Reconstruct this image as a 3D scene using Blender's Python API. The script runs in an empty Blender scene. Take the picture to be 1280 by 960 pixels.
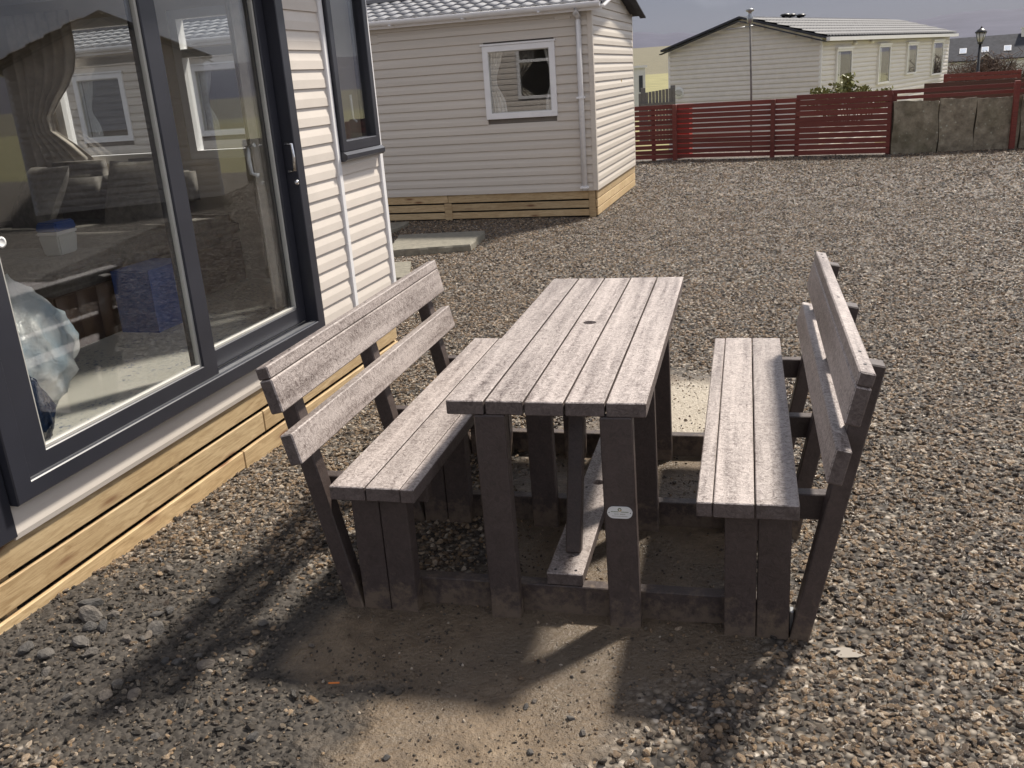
import bpy, bmesh, math, random
import numpy as np
from mathutils import Vector, Matrix
random.seed(7); rng = np.random.default_rng(7)
S = bpy.context.scene; COL = S.collection
R = math.radians
# ------------------------------------------------------------------ camera
F, PITCH, ROLL, YAW = 1150.8, .319, -.071, .259
CAM = np.array([.552, -2.565, 1.683])
cy, sy, cp, sp, cr, sr = math.cos(YAW), math.sin(YAW), math.cos(PITCH), math.sin(PITCH), math.cos(ROLL), math.sin(ROLL)
FW = np.array([-sy*cp, cy*cp, -sp]); RI = np.array([cy, sy, 0]); UP = np.cross(RI, FW)
R2 = RI*cr + UP*sr; U2 = -RI*sr + UP*cr
cd = bpy.data.cameras.new('camera'); cam = bpy.data.objects.new('camera', cd); COL.objects.link(cam)
cam.matrix_world = Matrix([[R2[0], U2[0], -FW[0], CAM[0]], [R2[1], U2[1], -FW[1], CAM[1]], [R2[2], U2[2], -FW[2], CAM[2]], [0, 0, 0, 1]])
cd.sensor_width = 36; cd.lens = F/1280*36; cd.clip_start = .05; cd.clip_end = 20000
S.camera = cam
def ray(px, py): return FW + R2*(px-640)/F - U2*(py-480)/F
def gnd(px, py, z=0.0):
    d = ray(px, py); return CAM + d*(z-CAM[2])/d[2]
def at(px, py, dist):                       # point along a pixel's direction at a horizontal distance
    d = ray(px, py); return CAM + d*dist/math.hypot(d[0], d[1])
def proj(P):
    d = np.asarray(P, float) - CAM; z = d@FW
    return 640+F*(d@R2)/z, 480-F*(d@U2)/z, z
# ------------------------------------------------------------------ sky, sun, exposure
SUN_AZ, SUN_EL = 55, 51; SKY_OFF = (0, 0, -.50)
W = bpy.data.worlds.new('World'); S.world = W; W.use_nodes = True
nt = W.node_tree; N = nt.nodes; L = nt.links; N.clear()
out = N.new('ShaderNodeOutputWorld'); bg = N.new('ShaderNodeBackground'); L.new(bg.outputs[0], out.inputs[0])
sky = N.new('ShaderNodeTexSky'); sky.sky_type = 'NISHITA'; sky.sun_disc = False
sky.sun_elevation = R(SUN_EL); sky.sun_rotation = R(90-SUN_AZ)
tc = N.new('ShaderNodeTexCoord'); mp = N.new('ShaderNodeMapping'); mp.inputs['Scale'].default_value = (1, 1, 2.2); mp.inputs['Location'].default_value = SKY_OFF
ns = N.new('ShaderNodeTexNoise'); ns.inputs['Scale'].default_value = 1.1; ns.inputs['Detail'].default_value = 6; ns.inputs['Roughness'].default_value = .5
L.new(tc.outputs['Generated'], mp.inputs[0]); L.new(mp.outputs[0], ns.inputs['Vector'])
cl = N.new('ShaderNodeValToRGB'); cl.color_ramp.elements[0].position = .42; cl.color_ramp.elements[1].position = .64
cl.color_ramp.elements[0].color = (1.18, 1.23, 1.62, 1); cl.color_ramp.elements[1].color = (8.4, 8.5, 9.0, 1)  # unseen bright cloud raised to lift the fill; offset keeps dark cloud in view
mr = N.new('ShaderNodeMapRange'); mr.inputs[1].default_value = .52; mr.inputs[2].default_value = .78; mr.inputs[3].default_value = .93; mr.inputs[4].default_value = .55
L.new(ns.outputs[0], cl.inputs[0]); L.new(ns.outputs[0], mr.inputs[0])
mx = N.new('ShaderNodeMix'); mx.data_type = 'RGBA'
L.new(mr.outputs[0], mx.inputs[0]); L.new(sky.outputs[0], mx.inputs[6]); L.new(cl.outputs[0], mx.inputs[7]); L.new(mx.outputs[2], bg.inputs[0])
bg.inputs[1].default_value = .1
sd = bpy.data.lights.new('sun', 'SUN'); sd.energy = 4.2; sd.angle = R(5); sd.color = (1, .93, .83)
sun = bpy.data.objects.new('sun', sd); COL.objects.link(sun)
sv = Vector((math.cos(R(SUN_EL))*math.cos(R(SUN_AZ)), math.cos(R(SUN_EL))*math.sin(R(SUN_AZ)), math.sin(R(SUN_EL))))
sun.rotation_euler = sv.to_track_quat('Z', 'Y').to_euler(); sun.location = sv*30
S.view_settings.view_transform = 'Standard'; S.view_settings.look = 'None'; S.view_settings.exposure = .72; S.view_settings.gamma = 1
S.render.engine = 'CYCLES'
try: S.cycles.max_bounces = 8; S.cycles.transparent_max_bounces = 12
except Exception: pass
# ------------------------------------------------------------------ materials
MATS = {}
class NB:
    def __init__(s, name):
        m = bpy.data.materials.new(name); m.use_nodes = True; s.m = m; s.t = m.node_tree; s.N = s.t.nodes
        s.b = s.N['Principled BSDF']; s.o = s.N['Material Output']; MATS[name] = m
        s._tc = None
    def tc(s, k='Object'):
        if not s._tc: s._tc = s.N.new('ShaderNodeTexCoord')
        return s._tc.outputs[k]
    def link(s, a, b): s.t.links.new(a, b)
    def map(s, sc=(1, 1, 1), k='Object', rnd=False):
        n = s.N.new('ShaderNodeMapping'); n.inputs['Scale'].default_value = sc; s.link(s.tc(k), n.inputs[0])
        if rnd:
            oi = s.N.new('ShaderNodeObjectInfo'); mu = s.N.new('ShaderNodeMath'); mu.operation = 'MULTIPLY'; mu.inputs[1].default_value = 37.0
            s.link(oi.outputs['Random'], mu.inputs[0]); s.link(mu.outputs[0], n.inputs['Location'])
        return n.outputs[0]
    def noise(s, v, sc, det=4, rough=.55, dist=0):
        n = s.N.new('ShaderNodeTexNoise'); n.inputs['Scale'].default_value = sc; n.inputs['Detail'].default_value = det
        n.inputs['Roughness'].default_value = rough; n.inputs['Distortion'].default_value = dist; s.link(v, n.inputs['Vector']); return n.outputs[0]
    def vor(s, v, sc, feat='F1'):
        n = s.N.new('ShaderNodeTexVoronoi'); n.inputs['Scale'].default_value = sc; n.feature = feat; s.link(v, n.inputs['Vector']); return n
    def ramp(s, f, stops):
        n = s.N.new('ShaderNodeValToRGB'); e = n.color_ramp.elements
        while len(e) < len(stops): e.new(.5)
        for q, (p, c) in zip(e, stops): q.position = p; q.color = (*c, 1) if len(c) == 3 else c
        s.link(f, n.inputs[0]); return n.outputs[0]
    def mix(s, f, a, b, mode='MIX'):
        n = s.N.new('ShaderNodeMix'); n.data_type = 'RGBA'; n.blend_type = mode
        for i, q in ((0, f), (6, a), (7, b)):
            if isinstance(q, (int, float)): n.inputs[i].default_value = q
            elif isinstance(q, tuple): n.inputs[i].default_value = (*q, 1)
            else: s.link(q, n.inputs[i])
        return n.outputs[2]
    def math(s, op, a, b=0):
        n = s.N.new('ShaderNodeMath'); n.operation = op
        for i, q in ((0, a), (1, b)):
            if isinstance(q, (int, float)): n.inputs[i].default_value = q
            else: s.link(q, n.inputs[i])
        return n.outputs[0]
    def attr(s, name):
        n = s.N.new('ShaderNodeAttribute'); n.attribute_name = name; return n
    def bump(s, h, st, d=.01):
        n = s.N.new('ShaderNodeBump'); n.inputs['Strength'].default_value = st; n.inputs['Distance'].default_value = d
        s.link(h, n.inputs['Height']); s.link(n.outputs[0], s.b.inputs['Normal'])
    def set(s, col=None, rough=None, metal=None, spec=None):
        for k, q in (('Base Color', col), ('Roughness', rough), ('Metallic', metal), ('Specular IOR Level', spec)):
            if q is None: continue
            if isinstance(q, tuple): s.b.inputs[k].default_value = (*q, 1)
            elif isinstance(q, (int, float)): s.b.inputs[k].default_value = q
            else: s.link(q, s.b.inputs[k])
        return s.m
def rnd_tint(n, col, amt=.15):
    oi = n.N.new('ShaderNodeObjectInfo'); mr = n.N.new('ShaderNodeMapRange'); mr.inputs[3].default_value = 1-amt; mr.inputs[4].default_value = 1+amt
    n.link(oi.outputs['Random'], mr.inputs[0])
    c = n.N.new('ShaderNodeVectorMath'); c.operation = 'SCALE'
    if isinstance(col, tuple): c.inputs[0].default_value = col
    else: n.link(col, c.inputs[0])
    n.link(mr.outputs[0], c.inputs['Scale']); return c.outputs[0]
def plain(name, col, rough=.5, metal=0, var=.12, sc=6, bump=0):
    n = NB(name); v = n.map((1, 1, 1)); f = n.noise(v, sc, 5, .6)
    lo = tuple(c*(1-var) for c in col); hi = tuple(min(1, c*(1+var)) for c in col)
    n.set(n.ramp(f, [(.3, lo), (.7, hi)]), rough, metal)
    if bump: n.bump(n.noise(v, sc*12, 3), bump, .002)
    return n.m
# recycled plastic planks: faded, scuffed with pale swirls
def plank_mat(name, base, worn, lo, hi, bs, rough):
    n = NB(name); v = n.map((1, 1, 1), rnd=True); vs = n.map((1, .06, 1), rnd=True)
    a = n.noise(v, 42, 5, .72, 2.2); b = n.noise(vs, 24, 5, .65, .3); c = n.noise(v, 160, 2, .6, .8)
    f = n.math('ADD', n.math('MULTIPLY', a, .74), n.math('MULTIPLY', b, .42))
    f = n.math('ADD', f, n.math('MULTIPLY', c, .14))
    n.set(rnd_tint(n, n.ramp(f, [(lo, base), (hi, worn)]), .12), n.ramp(b, [(.3, (rough-.08,)*3), (.7, (rough+.12,)*3)]))
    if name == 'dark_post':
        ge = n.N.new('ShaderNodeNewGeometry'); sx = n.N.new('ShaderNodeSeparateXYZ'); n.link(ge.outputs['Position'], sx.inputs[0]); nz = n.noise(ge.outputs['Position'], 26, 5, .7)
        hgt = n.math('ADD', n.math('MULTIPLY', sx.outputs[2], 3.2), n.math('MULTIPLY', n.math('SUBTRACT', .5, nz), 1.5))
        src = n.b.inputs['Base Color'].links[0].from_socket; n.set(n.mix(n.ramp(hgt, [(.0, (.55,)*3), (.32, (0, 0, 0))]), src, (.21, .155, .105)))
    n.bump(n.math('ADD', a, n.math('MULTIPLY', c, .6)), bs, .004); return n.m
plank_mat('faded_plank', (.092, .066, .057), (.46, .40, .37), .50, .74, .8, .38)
plank_mat('shaded_plank_edge', (.060, .045, .041), (.16, .128, .118), .5, .85, .5, .5)  # end and side faces: less worn, their shade also put into the colour
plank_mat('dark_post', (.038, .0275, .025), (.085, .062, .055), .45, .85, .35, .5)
# vinyl cladding, upvc, metal
def clad(name, col):
    n = NB(name); v = n.map((.25, 1, 1), rnd=True); f = n.noise(v, 5, 5, .65); g = n.noise(n.map((1, 1, 1)), 190, 2)
    c = n.ramp(f, [(.25, tuple(q*.9 for q in col)), (.6, col), (.85, tuple(q*1.04 for q in col))])
    n.set(rnd_tint(n, c, .035), .45); n.bump(g, .12, .001); return n.m
clad('cream_cladding', (.66, .60, .535)); clad('beige_cladding', (.60, .545, .475)); clad('far_cladding', (.72, .68, .635)); plain('far_roof_tile', (.11, .11, .115), .7, var=.2, sc=5)
plain('white_upvc', (.78, .77, .77), .3, var=.04); plain('anthracite_upvc', (.030, .031, .040), .33, var=.12, sc=3)
plain('rubber_seal', (.015, .015, .016), .5); plain('grey_seal', (.45, .44, .40), .5, var=.1)
plain('chrome', (.75, .75, .76), .18, 1, var=.03); plain('galvanised', (.35, .36, .37), .4, .8)
plain('black_iron', (.012, .012, .014), .4); plain('dark_interior', (.16, .14, .12), .7); plain('inner_wall', (.58, .52, .44), .7, var=.05)
plain('sofa_fabric', (.17, .155, .14), .9, var=.25, sc=30, bump=.4); plain('cushion_fabric', (.27, .245, .22), .9, var=.3, sc=22, bump=.4)
plain('cabinet_wood', (.12, .075, .05), .45, var=.3, sc=8); plain('blue_plastic', (.03, .085, .30), .3); plain('navy_card', (.025, .085, .30), .5)
plain('navy_sheet', (.012, .022, .05), .18); plain('tub_plastic', (.55, .56, .55), .3, var=.05); plain('curtain_cloth', (.60, .54, .47), .85, var=.2, sc=9, bump=.2)
plain('white_net', (.62, .61, .60), .85, var=.1); plain('red_paint', (.45, .02, .02), .4)
plain('slate', (.060, .062, .072), .8, var=.25, sc=3); MATS['slate'].node_tree.nodes['Principled BSDF'].inputs['Specular IOR Level'].default_value = .12; plain('render_white', (.68, .68, .68), .8, var=.06)
plain('sheeting', (.30, .30, .31), .5); plain('orange_scrap', (.5, .14, .02), .5); plain('twig', (.10, .065, .05), .9, var=.3)
plain('grey_timber', (.16, .15, .14), .85, var=.3, sc=9); plain('skylight_pane', (.55, .6, .68), .15)
plain('plaque_white', (.72, .72, .70), .35, var=.04); plain('print_green', (.12, .16, .05), .5); plain('print_grey', (.28, .26, .22), .5); plain('print_gold', (.45, .30, .06), .5)
n = NB('roof_tile'); v = n.map((1, 1, 1), rnd=True); f = n.noise(v, 14, 5, .65)
n.set(rnd_tint(n, n.ramp(f, [(.3, (.17, .17, .185)), (.7, (.31, .31, .315))]), .12), .42); n.bump(n.noise(v, 140, 2), .3, .002)
plain('dark_roof_tile', (.10, .075, .06), .6, var=.3, sc=10)
# timber skirting with grain and knots (grain along local X)
def timber(name, c0, c1, kn):
    n = NB(name); v = n.map((.9, 9, 9), rnd=True); v2 = n.map((1.6, 7, 7), rnd=True); v3 = n.map((1, 1, 1), rnd=True)
    g = n.noise(v, 7, 6, .65, 1.2); w = n.vor(v2, 1.35); d = w.outputs['Distance']
    broad = n.noise(v3, 1.7, 3)
    c = n.ramp(g, [(.28, c0), (.62, c1)])
    c = n.mix(n.ramp(broad, [(.35, (0, 0, 0)), (.7, (.55,)*3)]), c, n.mix(1.0, c, (.72, .62, .5), 'MULTIPLY'))
    k = n.ramp(d, [(.07, (1, 1, 1)), (.13, (.35,)*3), (.2, (0, 0, 0))])
    c = n.mix(k, c, kn); n.set(rnd_tint(n, c, .16), .68); n.bump(g, .35, .003); return n.m
timber('new_timber', (.36, .245, .122), (.59, .45, .262), (.20, .10, .045))
def stained(name, c0, c1):
    n = NB(name); v = n.map((1.2, 10, 10), rnd=True); g = n.noise(v, 6, 5, .65); h = n.noise(n.map((1, 1, 1), rnd=True), 3, 4)
    c = n.mix(n.ramp(h, [(.5, (0, 0, 0)), (.75, (.5,)*3)]), n.ramp(g, [(.3, c0), (.7, c1)]), (.16, .08, .055))
    n.set(rnd_tint(n, c, .18), .62); return n.m
stained('red_stain', (.125, .022, .016), (.235, .052, .038)); stained('brown_stain', (.075, .03, .018), (.13, .055, .035))
# window glass: clear with a fresnel reflection
def glass(name, tint, ior):
    n = NB(name); n.N.remove(n.b); tr = n.N.new('ShaderNodeBsdfTransparent'); tr.inputs[0].default_value = (*tint, 1)
    gl = n.N.new('ShaderNodeBsdfGlossy'); gl.inputs['Roughness'].default_value = .0; gl.inputs[0].default_value = (.97, .97, 1, 1)
    lw = n.N.new('ShaderNodeLayerWeight'); p5 = n.math('POWER', lw.outputs['Facing'], 5.0); fq = n.math('ADD', n.math('MULTIPLY', p5, 1-ior), ior); mxs = n.N.new('ShaderNodeMixShader')
    bp = n.N.new('ShaderNodeBump'); bp.inputs['Strength'].default_value = .003; bp.inputs['Distance'].default_value = .02
    n.link(n.noise(n.map((1, 1, 1)), 1.3, 2), bp.inputs['Height']); n.link(bp.outputs[0], gl.inputs['Normal'])
    n.link(fq, mxs.inputs[0]); n.link(tr.outputs[0], mxs.inputs[1]); n.link(gl.outputs[0], mxs.inputs[2]); n.link(mxs.outputs[0], n.o.inputs[0]); return n.m
glass('window_glass', (.94, .95, .945), .08)
# thin crumpled polythene
n = NB('polythene'); v = n.map((1, 1, 1)); c = n.ramp(n.noise(v, 4, 3), [(.38, (.52, .63, .72)), (.56, (.88, .88, .87))]); n.set(c, .16)
n.b.inputs['Transmission Weight'].default_value = .0; tl_n = n.N.new('ShaderNodeBsdfTranslucent'); n.link(c, tl_n.inputs[0]); tp_n = n.N.new('ShaderNodeBsdfTransparent')
ma = n.N.new('ShaderNodeMixShader'); ma.inputs[0].default_value = .4; mb = n.N.new('ShaderNodeMixShader'); mb.inputs[0].default_value = .16
n.link(n.b.outputs[0], ma.inputs[1]); n.link(tl_n.outputs[0], ma.inputs[2]); n.link(ma.outputs[0], mb.inputs[1]); n.link(tp_n.outputs[0], mb.inputs[2]); n.link(mb.outputs[0], n.o.inputs[0])
n.bump(n.noise(v, 26, 4, .6, 1.2), .5, .012)
# carpet with blue flecks
n = NB('vinyl_floor'); v = n.map((1, 1, 1)); a = n.noise(v, 46, 3, .6, .6); b = n.noise(v, 3.4, 3)
f = n.math('MULTIPLY', n.ramp(a, [(.56, (0, 0, 0)), (.6, (1, 1, 1))]), n.ramp(b, [(.42, (0, 0, 0)), (.52, (1, 1, 1))]))
n.set(n.mix(f, (.56, .53, .47), (.19, .21, .27)), .45)
# slabs of wall and flag stones
n = NB('mossy_stone'); v = n.map((1, 1, 1), rnd=True); a = n.noise(v, 7, 6, .7); b = n.vor(v, 9).outputs['Distance']; c = n.noise(v, 1.3, 3)
cc = n.ramp(a, [(.3, (.15, .125, .09)), (.55, (.32, .275, .20)), (.75, (.46, .41, .31))])
cc = n.mix(n.ramp(b, [(.10, (1, 1, 1)), (.15, (0, 0, 0))]), cc, (.46, .45, .36)); cc = n.mix(n.ramp(c, [(.5, (0, 0, 0)), (.7, (.45,)*3)]), cc, (.09, .085, .04))
n.set(cc, .9); n.bump(a, .8, .03)
n = NB('flagstone'); v = n.map((1, 1, 1), rnd=True); a = n.noise(v, 16, 6, .7); n.set(n.ramp(a, [(.3, (.13, .12, .095)), (.7, (.25, .23, .18))]), .8); n.bump(a, .6, .01)
# ground: gravel cells, sandy mud where the mask says so
n = NB('gravel_ground'); v = n.map((1, 1, 1)); vw = n.map((1, 1, 1))
vo = n.vor(v, 42); hs = n.N.new('ShaderNodeSeparateColor'); n.link(vo.outputs['Color'], hs.inputs[0])
pc = n.ramp(hs.outputs[0], [(0, (.07, .06, .05)), (.25, (.13, .115, .10)), (.5, (.20, .175, .145)), (.75, (.30, .255, .20)), (1, (.46, .41, .35))])
edge = n.ramp(vo.outputs['Distance'], [(.2, (1, 1, 1)), (.62, (.25, .23, .21))])
pc = n.mix(1.0, pc, edge, 'MULTIPLY')
big = n.noise(v, .55, 5, .6); pc = n.mix(n.ramp(big, [(.35, (.35,)*3), (.7, (0, 0, 0))]), pc, n.mix(1.0, pc, (.55, .52, .5), 'MULTIPLY'))
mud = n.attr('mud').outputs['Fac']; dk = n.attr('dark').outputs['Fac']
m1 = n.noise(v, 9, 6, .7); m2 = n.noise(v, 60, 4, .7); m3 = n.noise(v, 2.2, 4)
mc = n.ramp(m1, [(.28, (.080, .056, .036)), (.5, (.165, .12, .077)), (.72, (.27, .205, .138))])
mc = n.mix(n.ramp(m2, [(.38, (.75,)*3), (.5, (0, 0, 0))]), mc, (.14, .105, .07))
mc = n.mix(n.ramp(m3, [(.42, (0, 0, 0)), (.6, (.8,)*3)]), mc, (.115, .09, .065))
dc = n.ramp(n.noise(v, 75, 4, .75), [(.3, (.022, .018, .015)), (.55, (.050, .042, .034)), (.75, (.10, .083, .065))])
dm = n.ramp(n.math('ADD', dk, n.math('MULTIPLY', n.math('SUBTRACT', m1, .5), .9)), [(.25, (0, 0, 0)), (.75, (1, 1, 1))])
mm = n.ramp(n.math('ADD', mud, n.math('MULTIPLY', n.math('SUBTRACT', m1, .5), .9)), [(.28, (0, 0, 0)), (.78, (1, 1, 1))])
bare = n.attr('bare').outputs['Fac']; mc = n.mix(bare, mc, n.ramp(m2, [(.3, (.29, .245, .18)), (.6, (.46, .40, .315))]))  # pale sand with the patch of sunlight put into its colour
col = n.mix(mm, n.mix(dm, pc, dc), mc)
rg = n.mix(mm, (.85, .85, .85), n.ramp(m3, [(.38, (.5,)*3), (.6, (.2,)*3)])); n.set(col, rg)
hh = n.mix(mm, n.math('MULTIPLY', vo.outputs['Distance'], -.8), n.math('MULTIPLY', n.math('ADD', m2, m1), .9)); n.bump(hh, .9, .016)
def stone_mat(name, stops, rough, tex=True):
    n = NB(name); oi = n.N.new('ShaderNodeObjectInfo'); c = n.ramp(oi.outputs['Random'], stops)
    f = n.noise(n.map((1, 1, 1), rnd=True), 1.4, 4, .65)
    c = n.mix(1.0, c, n.ramp(f, [(.3, (.62, .6, .58)), (.7, (1.2, 1.18, 1.15))]), 'MULTIPLY'); n.set(c, rough); n.bump(n.noise(n.map((1, 1, 1), rnd=True), 3.2, 4, .7), .5, .25); return n.m
stone_mat('pebble', [(0, (.055, .047, .042)), (.2, (.095, .075, .058)), (.4, (.165, .122, .084)), (.55, (.25, .168, .098)), (.68, (.19, .163, .137)), (.82, (.33, .232, .14)), (.94, (.41, .325, .24)), (1, (.56, .49, .40))], .21)
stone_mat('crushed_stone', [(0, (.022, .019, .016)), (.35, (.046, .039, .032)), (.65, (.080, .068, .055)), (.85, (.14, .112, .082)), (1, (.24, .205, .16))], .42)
stone_mat('loose_stone', [(0, (.075, .072, .07)), (.5, (.125, .115, .105)), (1, (.20, .17, .14))], .7)
n = NB('grass_field'); v = n.map((1, 1, 1)); a = n.noise(v, .35, 6, .7); fa = n.attr('far').outputs['Fac']
n.set(n.mix(fa, n.ramp(a, [(.3, (.15, .14, .05)), (.7, (.27, .245, .10))]), n.ramp(a, [(.3, (.095, .085, .045)), (.7, (.15, .13, .075))])), .9)
n = NB('hazy_moor_hill'); v = n.map((.01, .01, .02)); a = n.noise(v, 1.2, 6, .65); n.set(n.ramp(a, [(.3, (.040, .041, .068)), (.55, (.054, .055, .088)), (.75, (.075, .075, .108))]), .95)  # blue of the distance haze put into the hill colour
n = NB('leaf'); n.set(rnd_tint(n, n.ramp(n.noise(n.map((1, 1, 1)), 9, 2), [(.3, (.10, .11, .025)), (.7, (.28, .27, .08))]), .1), .45)
n = NB('puddle_water'); n.set((.30, .26, .21), .08); n.b.inputs['Specular IOR Level'].default_value = .9
n = NB('lamp_glass'); n.set((.55, .55, .52), .12)
# ------------------------------------------------------------------ mesh helpers
def link(o): COL.objects.link(o); return o
def mobj(name, me, mat, parent=None, loc=(0, 0, 0), rot=(0, 0, 0), scale=None):
    o = bpy.data.objects.new(name, me); COL.objects.link(o); o.location = loc; o.rotation_euler = rot
    if scale: o.scale = scale
    if mat and len(me.materials) == 0: me.materials.append(MATS[mat])
    if parent: o.parent = parent
    return o
def pyd(name, v, f, smooth=False):
    me = bpy.data.meshes.new(name); me.from_pydata([tuple(map(float, q)) for q in v], [], f); me.update()
    if smooth: me.polygons.foreach_set('use_smooth', [True]*len(me.polygons))
    return me
def tag(o, label=None, cat=None, group=None, kind=None):
    for k, q in (('label', label), ('category', cat), ('group', group), ('kind', kind)):
        if q: o[k] = q
    return o
def thing(name, label, cat, loc=(0, 0, 0), rz=0, group=None):
    o = bpy.data.objects.new(name, None); COL.objects.link(o); o.location = loc; o.rotation_euler = (0, 0, rz); o.empty_display_size = .2
    return tag(o, label, cat, group)
BOXF = [(0, 3, 2, 1), (4, 5, 6, 7), (0, 1, 5, 4), (1, 2, 6, 5), (2, 3, 7, 6), (3, 0, 4, 7)]
def boxmesh(name, sx, sy, sz, bev=0, seg=1):
    bm = bmesh.new(); bmesh.ops.create_cube(bm, size=1)
    for q in bm.verts: q.co = Vector((q.co.x*sx, q.co.y*sy, q.co.z*sz))
    if bev: bmesh.ops.bevel(bm, geom=bm.edges[:], offset=bev, segments=seg, affect='EDGES')
    me = bpy.data.meshes.new(name); bm.to_mesh(me); bm.free(); return me
def box(name, x0, x1, y0, y1, z0, z1, mat, parent=None, bev=0, rot=(0, 0, 0)):
    return mobj(name, boxmesh(name, x1-x0, y1-y0, z1-z0, bev), mat, parent, ((x0+x1)/2, (y0+y1)/2, (z0+z1)/2), rot)
def wear_shade(o, axes):              # listed-axis faces stay worn; others darker, less worn and with shade painted in
    o.data.materials.append(MATS['shaded_plank_edge']); up_ = [Vector(a) for a in axes]
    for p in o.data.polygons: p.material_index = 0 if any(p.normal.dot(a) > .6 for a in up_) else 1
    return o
def boxes(name, lst, mat, parent=None, kind=None):
    v = []; f = []
    for (x0, x1, y0, y1, z0, z1) in lst:
        k = len(v); v += [(x0, y0, z0), (x1, y0, z0), (x1, y1, z0), (x0, y1, z0), (x0, y0, z1), (x1, y0, z1), (x1, y1, z1), (x0, y1, z1)]
        f += [tuple(i+k for i in q) for q in BOXF]
    return tag(mobj(name, pyd(name, v, f), mat, parent), kind=kind)
def bar(name, p, q, w, d, mat, parent=None, upv=(0, 1, 0), bev=.004, ext=0):
    p = Vector(p); q = Vector(q); z = (q-p); ln = z.length; z.normalize(); x = Vector(upv).cross(z).normalized(); y = z.cross(x)
    o = mobj(name, boxmesh(name, w, d, ln, bev), mat, parent)
    o.matrix_local = Matrix.Translation((p+q)/2) @ Matrix((x, y, z)).transposed().to_4x4(); return o
def extrude(name, prof, axis_len, mat, parent=None, smooth=False):      # profile in (y,z), extruded along x from 0 to axis_len
    n_ = len(prof); v = [(0, a, b) for a, b in prof]+[(axis_len, a, b) for a, b in prof]
    f = [(i, (i+1) % n_, (i+1) % n_+n_, i+n_) for i in range(n_)]+[tuple(range(n_))[::-1], tuple(range(n_, 2*n_))]
    me = pyd(name, v, f, smooth); bm = bmesh.new(); bm.from_mesh(me); bmesh.ops.recalc_face_normals(bm, faces=bm.faces); bm.to_mesh(me); bm.free()
    return me
def tube(name, pts, rad, mat, parent=None, seg=8):
    v = []; f = []; pts = [Vector(p) for p in pts]
    for i, p in enumerate(pts):
        d = (pts[min(i+1, len(pts)-1)]-pts[max(i-1, 0)]).normalized(); x = d.orthogonal().normalized(); y = d.cross(x)
        r_ = rad[i] if isinstance(rad, (list, tuple)) else rad
        for k in range(seg):
            a = 2*math.pi*k/seg; v.append(p+x*math.cos(a)*r_+y*math.sin(a)*r_)
    for i in range(len(pts)-1):
        for k in range(seg): f.append((i*seg+k, i*seg+(k+1) % seg, (i+1)*seg+(k+1) % seg, (i+1)*seg+k))
    f += [tuple(range(seg))[::-1], tuple(range((len(pts)-1)*seg, len(pts)*seg))]
    return mobj(name, pyd(name, v, f, True), mat, parent)
def lathe(name, prof, mat, parent=None, seg=20, loc=(0, 0, 0)):
    v = []; f = []
    for r_, z in prof:
        for k in range(seg):
            a = 2*math.pi*k/seg; v.append((r_*math.cos(a), r_*math.sin(a), z))
    for i in range(len(prof)-1):
        for k in range(seg): f.append((i*seg+k, i*seg+(k+1) % seg, (i+1)*seg+(k+1) % seg, (i+1)*seg+k))
    f += [tuple(range(seg))[::-1], tuple(range((len(prof)-1)*seg, len(prof)*seg))]
    return mobj(name, pyd(name, v, f, True), mat, parent, loc)
def cut_hole(o, x, y, r_):          # a round hole through a plank, local coordinates
    bm = bmesh.new(); bmesh.ops.create_cone(bm, segments=24, radius1=r_, radius2=r_, depth=.4, cap_ends=True, matrix=Matrix.Translation((x, y, 0)))
    me = bpy.data.meshes.new('c'); bm.to_mesh(me); bm.free(); c = bpy.data.objects.new('c', me); COL.objects.link(c); c.matrix_world = o.matrix_world
    c.parent = o.parent; c.location = o.location
    m = o.modifiers.new('b', 'BOOLEAN'); m.operation = 'DIFFERENCE'; m.object = c; m.solver = 'EXACT'
    bpy.context.view_layer.update(); dg = bpy.context.evaluated_depsgraph_get()
    nm = bpy.data.meshes.new_from_object(o.evaluated_get(dg)); o.modifiers.clear(); o.data = nm
    bpy.data.objects.remove(c, do_unlink=True)
def fbm(x, y, s=1.0, o=4, seed=0):
    t = 0; a = 1; tot = 0
    for i in range(o):
        f = s*2**i; p = seed*1.7+i*2.3
        t = t+a*(np.sin(x*f*1.3+p+1.7*np.sin(y*f*.9+p*1.3))*np.cos(y*f*1.17-p+1.3*np.sin(x*f*.8-p))); tot += a; a *= .55
    return t/tot
def sstep(a, b, x): t = np.clip((x-a)/(b-a), 0, 1); return t*t*(3-2*t)
# ------------------------------------------------------------------ ground
def masks(x, y):
    w1 = fbm(x, y, 2.2, 4, 1); w2 = fbm(x, y, 5.5, 3, 4)
    def ell(cx, cy_, rx, ry, rot=0):
        c, s = math.cos(R(rot)), math.sin(R(rot)); dx, dy = x-cx, y-cy_
        return np.sqrt(((dx*c+dy*s)/rx)**2+((-dx*s+dy*c)/ry)**2)
    e = np.minimum.reduce([ell(.1, .95, .46, 1.25), ell(-.02, -.10, .68, .26), ell(-.18, -.66, .30, .60, -22), ell(.26, 2.05, .32, .52), ell(-.45, -.25, .30, .18)])
    mud = sstep(1.52, .66, e+.32*w1+.24*w2)
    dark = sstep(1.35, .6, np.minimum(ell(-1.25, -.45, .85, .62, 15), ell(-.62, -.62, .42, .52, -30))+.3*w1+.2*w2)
    bare = sstep(1.15, .7, np.minimum(ell(.28, 1.95, .22, .55), ell(.3, 2.2, .2, .3))+.15*w2)  # mask of the sunlit sand between table and bench, painted paler
    return mud, dark, bare
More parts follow.
